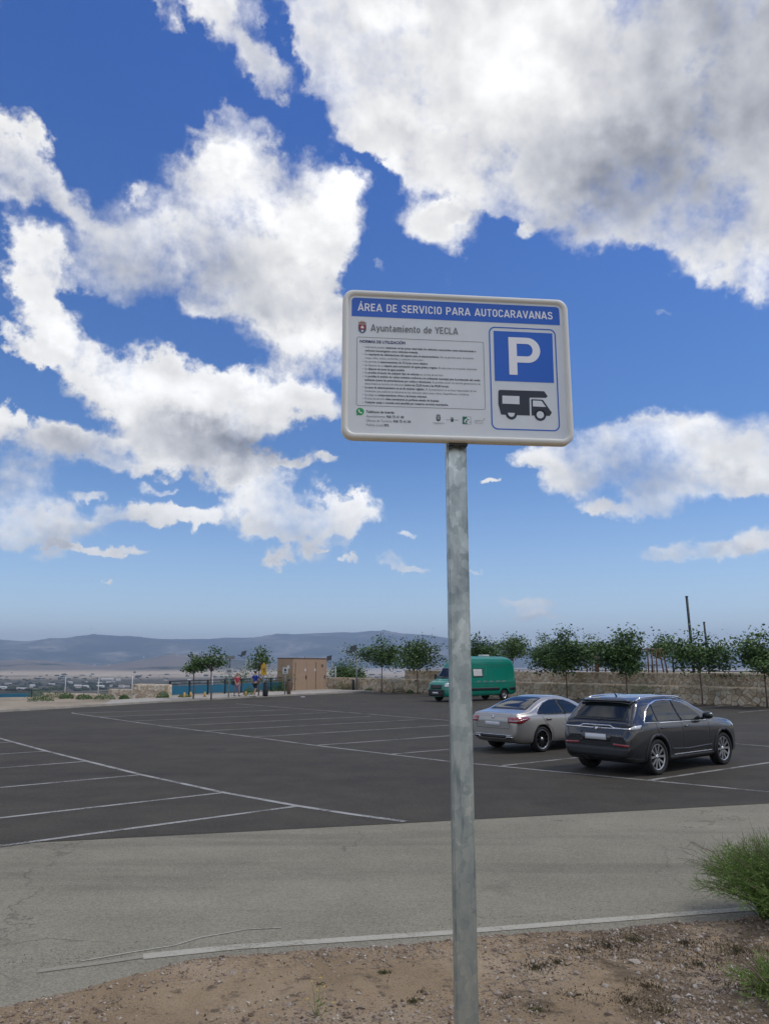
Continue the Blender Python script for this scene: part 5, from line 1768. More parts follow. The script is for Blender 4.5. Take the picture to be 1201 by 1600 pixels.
def wheel(root, x, s, hw, r, width, style, rim_r=None):
    rim_r = rim_r or r * .70
    y0 = s * (hw - width / 2)
    w = empty('wheel', (x, y0, r), 0 if s > 0 else math.pi); w.parent = root
    # local +Y is the outside
    h = width / 2
    mb = MB()
    prof = [(rim_r, -h * .8), (r * .80, -h * .98), (r * .93, -h), (r * .985, -h * .82), (r, -h * .55), (r, h * .55), (r * .985, h * .82), (r * .93, h), (r * .80, h * .98), (rim_r, h * .80), (rim_r * .96, h * .6)]
    mb.lathe(prof, Matrix.Identity(4), 40)
    mb.build('tyre', M_rub, w)
    mb = MB()
    I = Matrix.Identity(4)
    dark = M_alloyd
    mb.mi = 1; mb.lathe([(0, h * .12), (rim_r * .95, h * .12), (rim_r * .97, h * .5)], I, 36, False)
    mb.mi = 0; mb.lathe([(rim_r * .93, h * .70), (rim_r * 1.0, h * .84), (rim_r * 1.02, h * .78)], I, 40)
    mb.mi = 0 if style != 'multi' else 1
    if style == 'five':
        for k in range(5):
            for dd in (-.16, .16):
                a = 2 * math.pi * k / 5 + .3 + dd
                a2 = 2 * math.pi * k / 5 + .3 + dd * 2.0
                p0 = Vector((math.cos(a) * rim_r * .16, h * .62, math.sin(a) * rim_r * .16)); p1 = Vector((math.cos(a2) * rim_r * .95, h * .74, math.sin(a2) * rim_r * .95))
                t = Vector((-math.sin(a2), 0, math.cos(a2))) * rim_r * .065
                dn = Vector((0, -h * .25, 0))
                mb.add([p0 - t, p0 + t, p1 + t * 1.5, p1 - t * 1.5, p0 - t + dn, p0 + t + dn, p1 + t * 1.5 + dn, p1 - t * 1.5 + dn],
                       [(0, 1, 2, 3), (7, 6, 5, 4), (0, 4, 5, 1), (1, 5, 6, 2), (2, 6, 7, 3), (3, 7, 4, 0)])
    elif style == 'multi':
        for k in range(10):
            a = 2 * math.pi * k / 10
            p0 = Vector((math.cos(a) * rim_r * .15, h * .60, math.sin(a) * rim_r * .15)); p1 = Vector((math.cos(a) * rim_r * .95, h * .74, math.sin(a) * rim_r * .95))
            t = Vector((-math.sin(a), 0, math.cos(a))) * rim_r * .055; dn = Vector((0, -h * .25, 0))
            mb.add([p0 - t, p0 + t, p1 + t, p1 - t, p0 - t + dn, p0 + t + dn, p1 + t + dn, p1 - t + dn], [(0, 1, 2, 3), (7, 6, 5, 4), (0, 4, 5, 1), (1, 5, 6, 2), (2, 6, 7, 3), (3, 7, 4, 0)])
    else:
        mb.lathe([(rim_r * .30, h * .75), (rim_r * .60, h * .45), (rim_r * .86, h * .50), (rim_r * .95, h * .74)], I, 32)
        mb.mi = 1
        for k in range(8):
            a = 2 * math.pi * k / 8
            mb.ball((math.cos(a) * rim_r * .72, h * .49, math.sin(a) * rim_r * .72), (.028, .01, .028), seg=8, rings=4)
    mb.mi = 0
    mb.lathe([(0, h * .78), (rim_r * .13, h * .76), (rim_r * .19, h * .6)], I, 20)
    mb.build('rim', [M_alloy if style != 'multi' else M_alloy, dark], w)
    return w


def mirror(car, x, z, s, hw, paint):
    mb = MB(); M = Matrix.Rotation(R(-8 * s), 3, 'Z')
    mb.ball((x, s * (hw + .115), z + .075), (.085, .125, .085), M, 16, 10)
    o = mb.build('door_mirror', paint, car.root)
    mb = MB(); mb.tube([(x + .03, s * (hw - .08), z - .01), (x + .01, s * (hw + .06), z + .03)], [.035, .03], 8); mb.build('mirror_stalk', M_blackpl, o)
    mb = MB(); mb.ball((x - .055, s * (hw + .12), z + .075), (.035, .095, .062), M, 14, 8); mb.build('mirror_glass', M_glass, o)


def dense(a, b, n, ends=True):
    """stations packed towards both ends"""
    out = []
    for i in range(n + 1):
        t = i / n
        t = 0.5 - 0.5 * math.cos(math.pi * t) if ends else t
        out.append(a + (b - a) * (t * .75 + (i / n) * .25))
    return out


# ---- dark grey crossover
def make_suv(loc, rz, label):
    root = empty('parked_car', loc, rz, label=label, cat='car')
    car = Car(root,
              zt=[(-.89, .80), (-.87, .86), (-.84, .97), (-.80, 1.06), (-.72, 1.16), (-.60, 1.30), (-.47, 1.45), (-.40, 1.525), (-.2, 1.565), (.2, 1.60), (.7, 1.615), (1.2, 1.595), (1.55, 1.53), (1.95, 1.36), (2.35, 1.17), (2.6, 1.08), (3.0, 1.04), (3.35, .97), (3.55, .87), (3.65, .76), (3.69, .66)],
              wl=[(-.89, .72), (-.87, .78), (-.80, .855), (-.65, .895), (-.3, .92), (.6, .905), (1.6, .905), (2.6, .925), (3.0, .915), (3.3, .865), (3.55, .76), (3.69, .58)],
              belt=[(-.89, 1.00), (0, 1.03), (1.2, 1.01), (2.2, .98), (3.0, .94), (3.69, .80)],
              zb=[(-.89, .36), (-.7, .26), (0, .22), (2.7, .22), (3.4, .22), (3.69, .32)], tumble=.40, stations=dense(-.89, 3.69, 90), paint=M_suv, bulge=.022)
    car.body([(0, .37), (2.74, .37)], .415)
    for x in (0, 2.74):
        for s in (-1, 1): wheel(root, x, s, .925, .362, .235, 'five', .262)
    for s in (-1, 1):
        fr = side_frame(s)
        # black arch and sill cladding
        for ax in (0, 2.74):
            arc = [(ax + .475 * math.cos(R(a)), .37 + .475 * math.sin(R(a))) for a in range(-18, 199, 9)] + [(ax + .418 * math.cos(R(a)), .37 + .418 * math.sin(R(a))) for a in range(198, -19, -9)]
            car.panel('arch_trim', arc, fr, M_blackpl, .012, step=.5, skirt=.03)
        car.panel('sill_trim', [(.46, .235), (2.28, .235), (2.26, .345), (.48, .345)], fr, M_blackpl, .014)
        car.panel('sill_chrome', strip([(.62, .375), (2.2, .375)], .014), fr, M_chrome, .014)
        dlo = [(2.07, 1.045), (1.80, 1.215), (1.52, 1.36), (1.30, 1.435), (1.05, 1.48), (.70, 1.50), (.35, 1.485), (.05, 1.42), (-.18, 1.30), (-.36, 1.14), (-.40, 1.085), (.2, 1.065), (1.2, 1.05)]
        cx = sum(p[0] for p in dlo) / len(dlo); cz = 1.25
        outer = [(cx + (p[0] - cx) * 1.02, cz + (p[1] - cz) * 1.11) for p in dlo]
        car.panel('window_surround', outer, fr, M_chrome, .003, step=.025)
        def band(xa, xb, xa2, xb2):
            """window between two pillar lines: bottom xa..xb, top xa2..xb2"""
            bmn = bmesh.new(); bmn.faces.new([bmn.verts.new((p[0], p[1], 0)) for p in dlo])
            for (x0, x1, sg) in ((xa, xa2, 1), (xb, xb2, -1)):
                n = Vector((1.50 - 1.05, -(x1 - x0), 0)).normalized() * sg
                bmesh.ops.bisect_plane(bmn, geom=list(bmn.verts) + list(bmn.edges) + list(bmn.faces), plane_co=(x0, 1.05, 0), plane_no=n, clear_inner=True)
            f = bmn.faces[:][0]; pts = [(l.vert.co.x, l.vert.co.y) for l in f.loops]; bmn.free(); return pts
        car.panel('window', band(1.04, 2.4, .92, 2.3), fr, M_glass, .018, step=.025)
        car.panel('window', band(.08, .97, .06, .85), fr, M_glass, .018, step=.025)
        car.panel('quarter_window', band(-.6, .05, -.6, .03), fr, M_glass, .018, step=.025)
        car.panel('pillar_trim', [(.965, 1.05), (1.045, 1.05), (.925, 1.49), (.845, 1.49)], fr, M_blackpl, .010)
        for pl in ([(1.02, .36), (1.0, 1.05)], [(2.10, .40), (2.12, 1.03)], [(.10, .80), (.02, .9), (-.02, 1.06)], [(.46, .36), (.42, .62), (.10, .80)], [(2.0, .36), (2.08, .5)]):
            car.panel('door_seam', strip(pl, .010), fr, M_blackpl, .003, skirt=.006)
        for hx in (1.12, .16):
            h = car.panel('door_handle', [(hx, .925), (hx + .20, .935), (hx + .20, .960), (hx, .950)], fr, M_suv, .032, skirt=.03)
        car.panel('crease_strip', strip([(.55, .50), (1.2, .47), (2.15, .50)], .02), fr, M_suv, .012)  # raised strip along the lower doors, in the body paint
        mirror(car, 1.93, 1.07, s, .90, M_suv)
        # roof rail
        pts = []
        for i in range(12):
            x = -.28 + i * .165
            h, n, _, _ = car.bvh.ray_cast(Vector((x, s * .63, 3)), Vector((0, 0, -1)))
            pts.append(h + Vector((0, 0, .035 if 0 < i < 11 else .0)))
        mb = MB(); mb.tube(pts, .019, 8); mb.build('roof_rail', M_chrome, root)
        df = diag_frame(s, 45)
        car.panel('tail_lamp', [(-.52, .935), (.22, .945), (.27, 1.035), (.06, 1.02), (-.52, .985)], df, M_alloyd, .010)
        car.panel('lamp_lens', [(.00, .940), (.20, .950), (.25, 1.030), (.08, 1.015), (.00, .985)], df, M_clear, .016)
        car.panel('lamp_chrome_line', strip([(-.55, .945), (0.0, .955)], .022), df, M_chrome, .018)
        car.panel('rear_reflector', [(s * .42, .615), (s * .80, .595), (s * .80, .64), (s * .44, .655)] if s > 0 else [(s * .80, .595), (s * .42, .615), (s * .44, .655), (s * .80, .64)], REAR, M_tail, .014)
        car.panel('headlight', [(-.35, .80), (.22, .84), (.34, .92), (-.1, .93), (-.35, .90)], diag_frame(s, 45, False), M_clear, .010)
    car.panel('rear_window', [(-.66, 1.105), (.66, 1.105), (.60, 1.40), (.55, 1.455), (-.55, 1.455), (-.60, 1.40)], REAR, M_glass, .008)
    car.panel('roof_spoiler', [(-.47, -.62), (-.33, -.68), (-.33, .68), (-.47, .62)], TOP, M_suv, .028, skirt=.03)
    mb = MB(); mb.rbox((-.485, 0, 1.505), (.15, 1.18, .035), .012); mb.build('spoiler_lip', M_suv, root)
    car.panel('high_brake_lamp', [(-.16, 1.458), (.16, 1.458), (.16, 1.470), (-.16, 1.470)], REAR, M_tail, .012)
    car.panel('tailgate_chrome', strip([(-.60, .955), (-.42, .965), (-.34, 1.005), (.34, 1.005), (.42, .965), (.60, .955)], .022), REAR, M_chrome, .013)
    car.panel('plate_recess', [(-.36, .68), (.36, .68), (.40, .86), (-.40, .86)], REAR, M_suv, .004)
    car.panel('number_plate', [(-.26, .715), (.26, .715), (.26, .825), (-.26, .825)], REAR, M_plate, .016)
    car.panel('bumper_trim', [(-.70, .37), (.70, .37), (.80, .50), (.82, .575), (-.82, .575), (-.80, .50)], REAR, M_blackpl, .010)
    for pl in ([(-.72, 1.06), (-.74, .90), (-.62, .665), (.62, .665), (.74, .90), (.72, 1.06)],): car.panel('tailgate_seam', strip(pl, .010), REAR, M_blackpl, .003, skirt=.005)
    car.panel('rear_emblem', [(.055 * math.cos(R(a)), .935 + .035 * math.sin(R(a))) for a in range(0, 360, 30)], REAR, M_chrome, .014)
    car.panel('windscreen', [(-.74, 1.12), (.74, 1.12), (.62, 1.49), (-.62, 1.49)], FRONT, M_glass, .008)
    car.panel('front_grille', [(-.52, .50), (.52, .50), (.58, .80), (-.58, .80)], FRONT, M_blackpl, .010)
    # small bright model lettering at the right of the tailgate
    vs, fs = glyphs('DS 7', .066, .9, .02)
    h, n, _, _ = car.bvh.ray_cast(Vector((-3, -.60, .80)), Vector((1, 0, 0)))
    mb = MB(); mb.add([(h.x - .016 + .0 * v[0], -.52 - v[0], .79 + v[1]) for v in vs], fs); mb.build('badge_lettering', M_chrome, root)
    mb = MB(); mb.tube([(-.2, .3, .34), (-.86, .3, .34)], .035, 10); mb.build('exhaust', M_blackpl, root)
    for x in (0, 2.74): mb = MB(); mb.tube([(x, -.72, .36), (x, .72, .36)], .05, 8); mb.build('axle', M_blackpl, root)
    mb = MB(); mb.tube([(-.05, 0, 1.58), (-.14, 0, 1.66)], [.02, .008], 6); mb.build('antenna', M_blackpl, root)
    mb = MB(); h, n, _, _ = car.bvh.ray_cast(Vector((-3, 0, 1.12)), Vector((1, 0, 0))); mb.tube([(h.x - .02, .0, 1.10), (h.x + .01, -.12, 1.135), (h.x + .05, -.34, 1.165)], [.018, .012, .007], 6); mb.build('rear_wiper', M_blackpl, root)
    return root


# ---- champagne silver saloon
def make_saloon(loc, rz, label):
    root = empty('parked_car', loc, rz, label=label, cat='car')
    car = Car(root,
              zt=[(-.98, .80), (-.965, .87), (-.93, .955), (-.88, 1.005), (-.75, 1.03), (-.55, 1.055), (-.36, 1.10), (-.1, 1.215), (.2, 1.335), (.45, 1.40), (.8, 1.44), (1.15, 1.435), (1.5, 1.37), (1.85, 1.22), (2.15, 1.06), (2.35, 1.0), (2.8, .95), (3.2, .86), (3.42, .74), (3.52, .64), (3.56, .54)],
              wl=[(-.98, .66), (-.96, .73), (-.88, .80), (-.7, .845), (-.35, .875), (.4, .88), (1.6, .885), (2.6, .885), (2.95, .86), (3.2, .80), (3.42, .68), (3.56, .48)],
              belt=[(-.98, .93), (-.3, .935), (.5, .925), (1.6, .90), (2.4, .86), (3.56, .66)],
              zb=[(-.98, .36), (-.75, .24), (0, .19), (2.7, .18), (3.3, .2), (3.56, .3)], tumble=.52, stations=dense(-.98, 3.56, 90), paint=M_silver, bulge=.02)
    car.body([(0, .335), (2.73, .335)], .372)
    for x in (0, 2.73):
        for s in (-1, 1): wheel(root, x, s, .893, .328, .225, 'multi', .245)
    for s in (-1, 1):
        fr = side_frame(s)
        dlo = [(1.96, .955), (1.70, 1.10), (1.42, 1.235), (1.15, 1.31), (.85, 1.335), (.55, 1.32), (.25, 1.245), (.02, 1.13), (-.14, 1.01), (-.13, .965), (.6, .955)]
        cx = .93; cz = 1.13
        car.panel('window_surround', [(cx + (p[0] - cx) * 1.025, cz + (p[1] - cz) * 1.10) for p in dlo], fr, M_chrome, .002, step=.04)
        for lo_, hi_, nm in ((1.00, 3, 'window'), (-.6, .93, 'window')):
            bmn = bmesh.new(); bmn.faces.new([bmn.verts.new((p[0], p[1], 0)) for p in dlo])
            bmesh.ops.bisect_plane(bmn, geom=list(bmn.verts) + list(bmn.edges) + list(bmn.faces), plane_co=(lo_, .95, 0), plane_no=Vector((1, .25, 0)).normalized(), clear_inner=True)
            bmesh.ops.bisect_plane(bmn, geom=list(bmn.verts) + list(bmn.edges) + list(bmn.faces), plane_co=(hi_, .95, 0), plane_no=Vector((1, .25, 0)).normalized() * -1, clear_inner=True)
            f = bmn.faces[:][0]; pts = [(l.vert.co.x, l.vert.co.y) for l in f.loops]; bmn.free()
            car.panel(nm, pts, fr, M_glass, .018, step=.025)
        car.panel('pillar_trim', [(.92, .95), (1.01, .95), (.91, 1.335), (.82, 1.335)], fr, M_blackpl, .010)
        for pl in ([(.97, .30), (.97, .95)], [(2.02, .34), (2.04, .93)], [(.46, .30), (.40, .58), (.12, .78), (.0, .93)], [(.46, .30), (2.02, .30)]):
            car.panel('door_seam', strip(pl, .010), fr, M_blackpl, .003, skirt=.006)
        for hx in (1.08, .17):
            car.panel('handle_recess', [(hx - .01, .80), (hx + .20, .805), (hx + .20, .865), (hx - .01, .86)], fr, M_blackpl, .003)
            car.panel('door_handle', [(hx, .828), (hx + .20, .835), (hx + .20, .858), (hx, .851)], fr, M_silver, .030, skirt=.028)
        car.panel('sill_trim', [(.42, .215), (2.30, .205), (2.28, .275), (.42, .275)], fr, M_blackpl, .010)
        mirror(car, 1.80, .97, s, .87, M_blackpl)
        df = diag_frame(s, 48)
        car.panel('tail_lamp', [(-.30, .77), (.05, .755), (.16, .81), (.30, .885), (.20, .915), (-.05, .915), (-.30, .90)], df, M_tail, .012)
        car.panel('lamp_line', strip([(-.28, .82), (.0, .83), (.2, .875)], .014), df, M_clear, .016)
        car.panel('exhaust_trim', [(s * .46, .365), (s * .66, .375), (s * .70, .42), (s * .50, .42)][::s], REAR, M_chrome, .016)
        car.panel('exhaust_opening', [(s * .48, .374), (s * .65, .383), (s * .68, .410), (s * .51, .410)][::s], REAR, M_blackpl, .022)
        car.panel('headlight', [(-.30, .66), (.15, .70), (.34, .80), (-.05, .82), (-.30, .76)], diag_frame(s, 45, False), M_clear, .010)
    car.panel('rear_window', [(-.40, -.60), (-.34, -.64), (.38, -.52), (.46, -.46), (.46, .46), (.38, .52), (-.34, .64), (-.40, .60)], TOP, M_glass, .008)
    car.panel('windscreen', [(1.36, -.54), (2.14, -.68), (2.14, .68), (1.36, .54)], TOP, M_glass, .008)
    car.panel('number_plate', [(-.26, .68), (.26, .68), (.26, .785), (-.26, .785)], REAR, M_plate, .016)
    car.panel('diffuser', [(-.44, .37), (.44, .37), (.46, .445), (-.46, .445)], REAR, M_blackpl, .010)
    car.panel('bumper_chrome', strip([(-.66, .455), (.66, .455)], .014), REAR, M_chrome, .014)
    car.panel('boot_seam', strip([(-.60, .99), (-.58, .62), (.58, .62), (.60, .99)], .010), REAR, M_blackpl, .003, skirt=.005)
    star = [((.042 if k % 2 == 0 else .038) * math.cos(R(k * 15)), .90 + .042 * math.sin(R(k * 15))) for k in range(24)]
    car.panel('rear_emblem', star, REAR, M_chrome, .012)
    car.panel('front_grille', [(-.42, .40), (.42, .40), (.48, .66), (-.48, .66)], FRONT, M_blackpl, .010)
    for x in (0, 2.73): mb = MB(); mb.tube([(x, -.7, .33), (x, .7, .33)], .05, 8); mb.build('axle', M_blackpl, root)
    return root


# ---- green high roof van
def make_van(loc, rz, label):
    root = empty('parked_van', loc, rz, label=label, cat='van')
    car = Car(root,
              zt=[(-1.14, 2.30), (-1.10, 2.42), (-.98, 2.62), (-.80, 2.78), (-.5, 2.84), (.4, 2.86), (2.6, 2.86), (3.15, 2.82), (3.45, 2.70), (3.7, 2.44), (3.95, 2.08), (4.2, 1.72), (4.4, 1.46), (4.55, 1.36), (4.85, 1.27), (5.06, 1.16), (5.18, 1.00), (5.22, .80)],
              wl=[(-1.14, .88), (-1.08, .93), (-.9, .955), (0, .965), (3.5, .965), (4.2, .95), (4.6, .91), (4.95, .84), (5.16, .72), (5.22, .62)],
              belt=[(-1.14, 1.30), (3.5, 1.28), (4.3, 1.22), (4.6, 1.14), (5.22, .95)],
              zb=[(-1.14, .42), (-.8, .36), (0, .34), (4.7, .30), (5.22, .32)], tumble=.085, stations=dense(-1.14, 5.22, 90), paint=M_vang, bulge=.02, railk=.88)
    car.body([(0, .36), (4.2, .36)], .42)
    for x in (0, 4.2):
        for s in (-1, 1): wheel(root, x, s, .955, .345, .20, 'steel', .20)
    for s in (-1, 1):
        fr = side_frame(s)
        car.panel('rub_strip', [(.50, .66), (3.70, .66), (3.70, .84), (.50, .84)], fr, M_blackpl, .014)
        car.panel('rub_strip', [(-1.08, .66), (-.46, .66), (-.46, .84), (-1.08, .84)], fr, M_blackpl, .014)
        car.panel('window_surround', [(1.93, 1.50), (2.86, 1.50), (2.86, 2.06), (1.93, 2.06)], fr, M_blackpl, .008)
        car.panel('blinded_window', [(2.00, 1.56), (2.79, 1.56), (2.79, 2.00), (2.00, 2.00)], fr, M_vanw, .014)
        car.panel('window', [(3.47, 1.36), (4.35, 1.32), (4.07, 1.72), (3.85, 2.0), (3.47, 2.02)], fr, M_glass, .010)
        for pl in ([(-1.0, 2.30), (3.2, 2.30)], [(-1.05, 1.12), (4.1, 1.12)], [(1.70, .42), (1.70, 2.28)], [(3.38, .42), (3.38, 2.10)], [(-.25, 1.30), (-.25, 2.18), (1.45, 2.18), (1.45, 1.30)], [(4.36, .9), (4.42, 1.3)]):
            car.panel('panel_groove', strip(pl, .016), fr, M_seam if False else M_blackpl, .002, skirt=.004)
        car.panel('door_handle', [(3.10, 1.18), (3.28, 1.18), (3.28, 1.24), (3.10, 1.24)], fr, M_blackpl, .02)
        # short illegible white words along the flank
        rr = random.Random(5)
        words = []
        x = -.10
        for wlen in (.34, .34, .34, .34, .34):
            polys = []
            q = x
            while q < x + wlen:
                wd = rr.uniform(.028, .05); hh = rr.choice((.055, .075, .06)); z0 = 1.215
                words.append([(q, z0), (q + wd * .8, z0), (q + wd * .8, z0 + hh), (q, z0 + hh)]); q += wd + .012
            x += .34 + .24
        for wpoly in words[:44]: pass
        if s > 0:
            yv = []
            mb = MB()
            for pl in words:
                h, n, _, _ = car.bvh.ray_cast(Vector((pl[0][0], 3, pl[0][1])), Vector((0, -1, 0)))
                mb.add([(p_[0], h.y + .004, p_[1]) for p_ in pl], [(0, 1, 2, 3)])
            mb.build('white_writing', M_lgrey, root)
        car.panel('headlight', [(-.22, .90), (.22, .95), (.26, 1.14), (-.05, 1.18), (-.22, 1.12)], (Vector((4.85, s * .8, 0)) + Vector((1.4, s * .9, 0)), Vector((-.54, s * .84, 0)), Vector((0, 0, 1)), Vector((-.84, -s * .54, 0))), M_clear, .012)
        mb = MB(); mb.rbox((4.25, s * 1.10, 1.52), (.10, .20, .34), .03); o = mb.build('door_mirror', M_blackpl, root)
        mb = MB(); mb.tube([(4.27, s * .90, 1.40), (4.25, s * 1.05, 1.46)], .025, 6); mb.build('mirror_stalk', M_blackpl, o)
        car.panel('tail_lamp', [(s * .82, .95), (s * .90, .95), (s * .90, 1.45), (s * .82, 1.45)][::s], REAR, M_tail, .012)
    car.panel('windscreen', [(-.80, 1.43), (.80, 1.43), (.74, 2.12), (-.74, 2.12)], FRONT, M_glass, .010)
    car.panel('front_grille', [(-.50, .80), (.50, .80), (.56, 1.05), (-.56, 1.05)], FRONT, M_blackpl, .012)
    car.panel('front_bumper', [(-.66, .36), (.66, .36), (.74, .52), (.74, .76), (-.74, .76), (-.74, .52)], FRONT, M_blackpl, .05, skirt=.06)
    car.panel('number_plate', [(-.26, .50), (.26, .50), (.26, .61), (-.26, .61)], FRONT, M_plate, .064)
    mb = MB(); mb.rbox((1.1, .2, 2.90), (.55, .5, .12), .03); mb.build('roof_vent', M_whitem, root)
    for x in (.9, 1.9): pass
    mb = MB(); mb.tube([(-.1, .0, .34), (-.1, .72, .34)], .06, 8); mb.tube([(0, -.8, .36), (0, .8, .36)], .06, 8); mb.tube([(4.2, -.8, .36), (4.2, .8, .36)], .06, 8); mb.build('axle', M_blackpl, root)
    for wy in (-.35, .30):
        h1 = car.bvh.ray_cast(Vector((8, wy, 1.46)), Vector((-1, 0, 0)))[0]; h2 = car.bvh.ray_cast(Vector((8, wy + .5, 1.62)), Vector((-1, 0, 0)))[0]
        mb = MB(); mb.tube([h1 + Vector((.03, 0, 0)), h2 + Vector((.03, 0, .02))], .012, 5); mb.build('wiper', M_blackpl, root)
    return root


def face(dx, dy): return math.atan2(dy, dx)


def park(maker, contact, hd, side, hw, label):
    """put the rear axle so that the given rear wheel's outer face touches the ground at contact"""
    h = Vector(hd).normalized(); left = Vector((-h.y, h.x))
    c = Vector(contact) + left * (-hw if side == 'left' else hw)
    return maker((c.x, c.y, .004), face(h.x, h.y), label)


park(make_suv, (5.75, 16.85), (.775, .632), 'right', .90, 'dark grey five door crossover car parked nearest, seen from behind')
park(make_saloon, (4.20, 21.2), (.78, .625), 'right', .87, 'champagne silver saloon car parked left of the dark grey car, partly hidden')
park(make_van, (7.95, 52.4), (-.79, -.61), 'left', .93, 'green high roof panel van parked facing left before the stone wall')

# ------------------------------------------------------------------ foreground plants and stones
def broom(loc, r, h, n, seed, label, yellow=0.0):
    rnd = random.Random(seed)
    root = empty('broom_bush', loc, 0, label=label, cat='bush')
    mb = MB(); dry = MB(); lf = MB()
    for i in range(n):
        a = rnd.uniform(0, 6.283)
        b = rnd.random() ** .55
        isd = rnd.random() < .13
        base = Vector((math.cos(a) * r * .28 * rnd.random(), math.sin(a) * r * .28 * rnd.random(), -.01))
        reach = rnd.uniform(.72, 1.02) * (rnd.uniform(1.05, 1.32) if isd else 1)
        end = Vector((math.cos(a) * r * b * reach, math.sin(a) * r * b * reach, h * reach * math.sqrt(max(.05, 1 - (b * .93) ** 2))))
        pts = [base]; p = base.copy()
        for k in range(6):
            t = (k + 1) / 6
            q = base.lerp(end, t) + Vector((0, 0, .16 * h * math.sin(t * 3.14) * (1 if b > .5 else .3)))
            q += Vector((rnd.gauss(0, .013), rnd.gauss(0, .013), rnd.gauss(0, .010)))
            pts.append(q)
        tgt = dry if isd else mb
        tgt.cv = min(1, max(0, rnd.gauss(.35, .15)))
        w0 = .0032
        tgt.tube(pts, [w0, w0 * .9, w0 * .8, w0 * .7, w0 * .6, w0 * .5, w0 * .3], 3, False)
        for k in range(5 if isd else 13):
            f = rnd.uniform(.30, 1.0) * 6; m = min(5, int(f)); q = pts[m].lerp(pts[m + 1], f - m)
            dd = (pts[m + 1] - pts[m]).normalized() * .7 + Vector((rnd.gauss(0, .6), rnd.gauss(0, .6), rnd.gauss(.25, .5)))
            dd.normalize(); l2 = rnd.uniform(.03, .11) * (.8 + .4 * h)
            e1 = q + dd * l2 * .5; e2 = q + dd * l2 + Vector((rnd.gauss(0, .008), rnd.gauss(0, .008), .008))
            tgt.cv = min(1, max(0, rnd.gauss(.45 + yellow, .2)))
            tgt.tube([q, e1, e2], [.0019, .0015, .0008], 3, False)
            if isd: continue
            for g in range(4):
                c = q.lerp(e2, rnd.uniform(.25, 1.05)); l = rnd.uniform(.005, .012)
                u = (dd + Vector((rnd.gauss(0, .7), rnd.gauss(0, .7), rnd.gauss(.2, .5)))).normalized() * l
                v = u.orthogonal().normalized() * l * .38
                lf.cv = min(1, max(0, rnd.gauss(.55 + yellow, .22)))
                lf.add([c, c + u * .5 + v, c + u, c + u * .5 - v], [(0, 1, 2, 3)])
    mb.build('green_stems', M_broom, root, attr=True, kind='stuff')
    lf.build('leaves', M_broom, root, attr=True, kind='stuff')
    if dry.v: dry.build('dry_twigs', M_dry, root, kind='stuff')
    for i in range(9):
        a = rnd.uniform(0, 6.28); ub = MB()
        ub.tube([(0, 0, 0), (math.cos(a) * .12, math.sin(a) * .12, .10), (math.cos(a) * .30, math.sin(a) * .30, .22 * (1 + h))], [.011, .008, .004], 5)
        ub.build('woody_stem', M_bark, root)
    return root


broom((3.62, 7.40, .03), .92, .66, 1050, 1, 'large green broom bush with dry twigs at the right edge by the road')
broom((2.62, 5.45, .08), .44, .30, 170, 2, 'smaller yellowish broom bush at the lower right corner', .18)

# gravel and grit: nobody could count it
def verge_ok(x, y): return verge_z(x, y) > .012


rnd = random.Random(99)
mb = MB()
phi = [(1, 0, 0), (-1, 0, 0), (0, 1, 0), (0, -1, 0), (0, 0, 1), (0, 0, -1)]
octf = [(0, 2, 4), (2, 1, 4), (1, 3, 4), (3, 0, 4), (2, 0, 5), (1, 2, 5), (3, 1, 5), (0, 3, 5)]
cnt = 0
while cnt < 24000:
    y = rnd.uniform(4.9, 8.6); x = rnd.uniform(-3.4, 4.6)
    if not verge_ok(x, y): continue
    dens_ = noise.noise(Vector((x * 1.1, y * 1.1, 5)))
    if rnd.random() > .45 + dens_ * 1.3 + .12 * max(-1, min(1, x)): continue
    s = min(.026, .0030 + rnd.expovariate(1) * .0042)
    z = verge_z(x, y) + s * .2
    mb.cv = min(1, max(0, rnd.gauss(.52, .24)))
    rot = Matrix.Rotation(rnd.uniform(0, 6), 3, 'Z') @ Matrix.Rotation(rnd.uniform(0, 3), 3, 'X')
    k = (rnd.uniform(.7, 1.4), rnd.uniform(.6, 1.1), rnd.uniform(.45, .9))
    mb.add([Vector((x, y, z)) + rot @ Vector((p[0] * k[0], p[1] * k[1], p[2] * k[2])) * s for p in phi], octf)
    cnt += 1
# a little grit spilled over the road's edge
for i in range(1500):
    x = rnd.uniform(-4, 5); y = 7.05 + .205 * x + abs(rnd.gauss(0, .22)) - .1; s = rnd.uniform(.002, .006)
    if verge_z(x, y) > 0: continue
    mb.cv = rnd.random()
    mb.add([Vector((x, y, s * .4)) + Vector(p) * s for p in phi], octf)
mb.build('gravel', M_pebble, attr=True, kind='stuff')


def rock(loc, s, seed, label, flat_=.6):
    rr = random.Random(seed); bm = bmesh.new(); bmesh.ops.create_icosphere(bm, subdivisions=2, radius=1.0)
    off = Vector((seed * 3.1, seed * 1.7, 0))
    for v in bm.verts:
        n = noise.noise(v.co * 1.1 + off) * .45 + noise.noise(v.co * 2.7 + off) * .18
        v.co = v.co * (1 + n); v.co.x *= s[0]; v.co.y *= s[1]; v.co.z *= s[2]
    me = bpy.data.meshes.new('rock'); bm.to_mesh(me); bm.free(); me.materials.append(M_pebble)
    a = me.attributes.new('tone', 'FLOAT', 'FACE'); a.data.foreach_set('value', [rr.uniform(.55, .85)] * len(me.polygons))
    o = bpy.data.objects.new('rock', me); col.objects.link(o); o.location = loc; o.rotation_euler = (0, 0, rr.uniform(0, 3))
    return tag(o, label, 'rock', 'loose rocks on the verge')


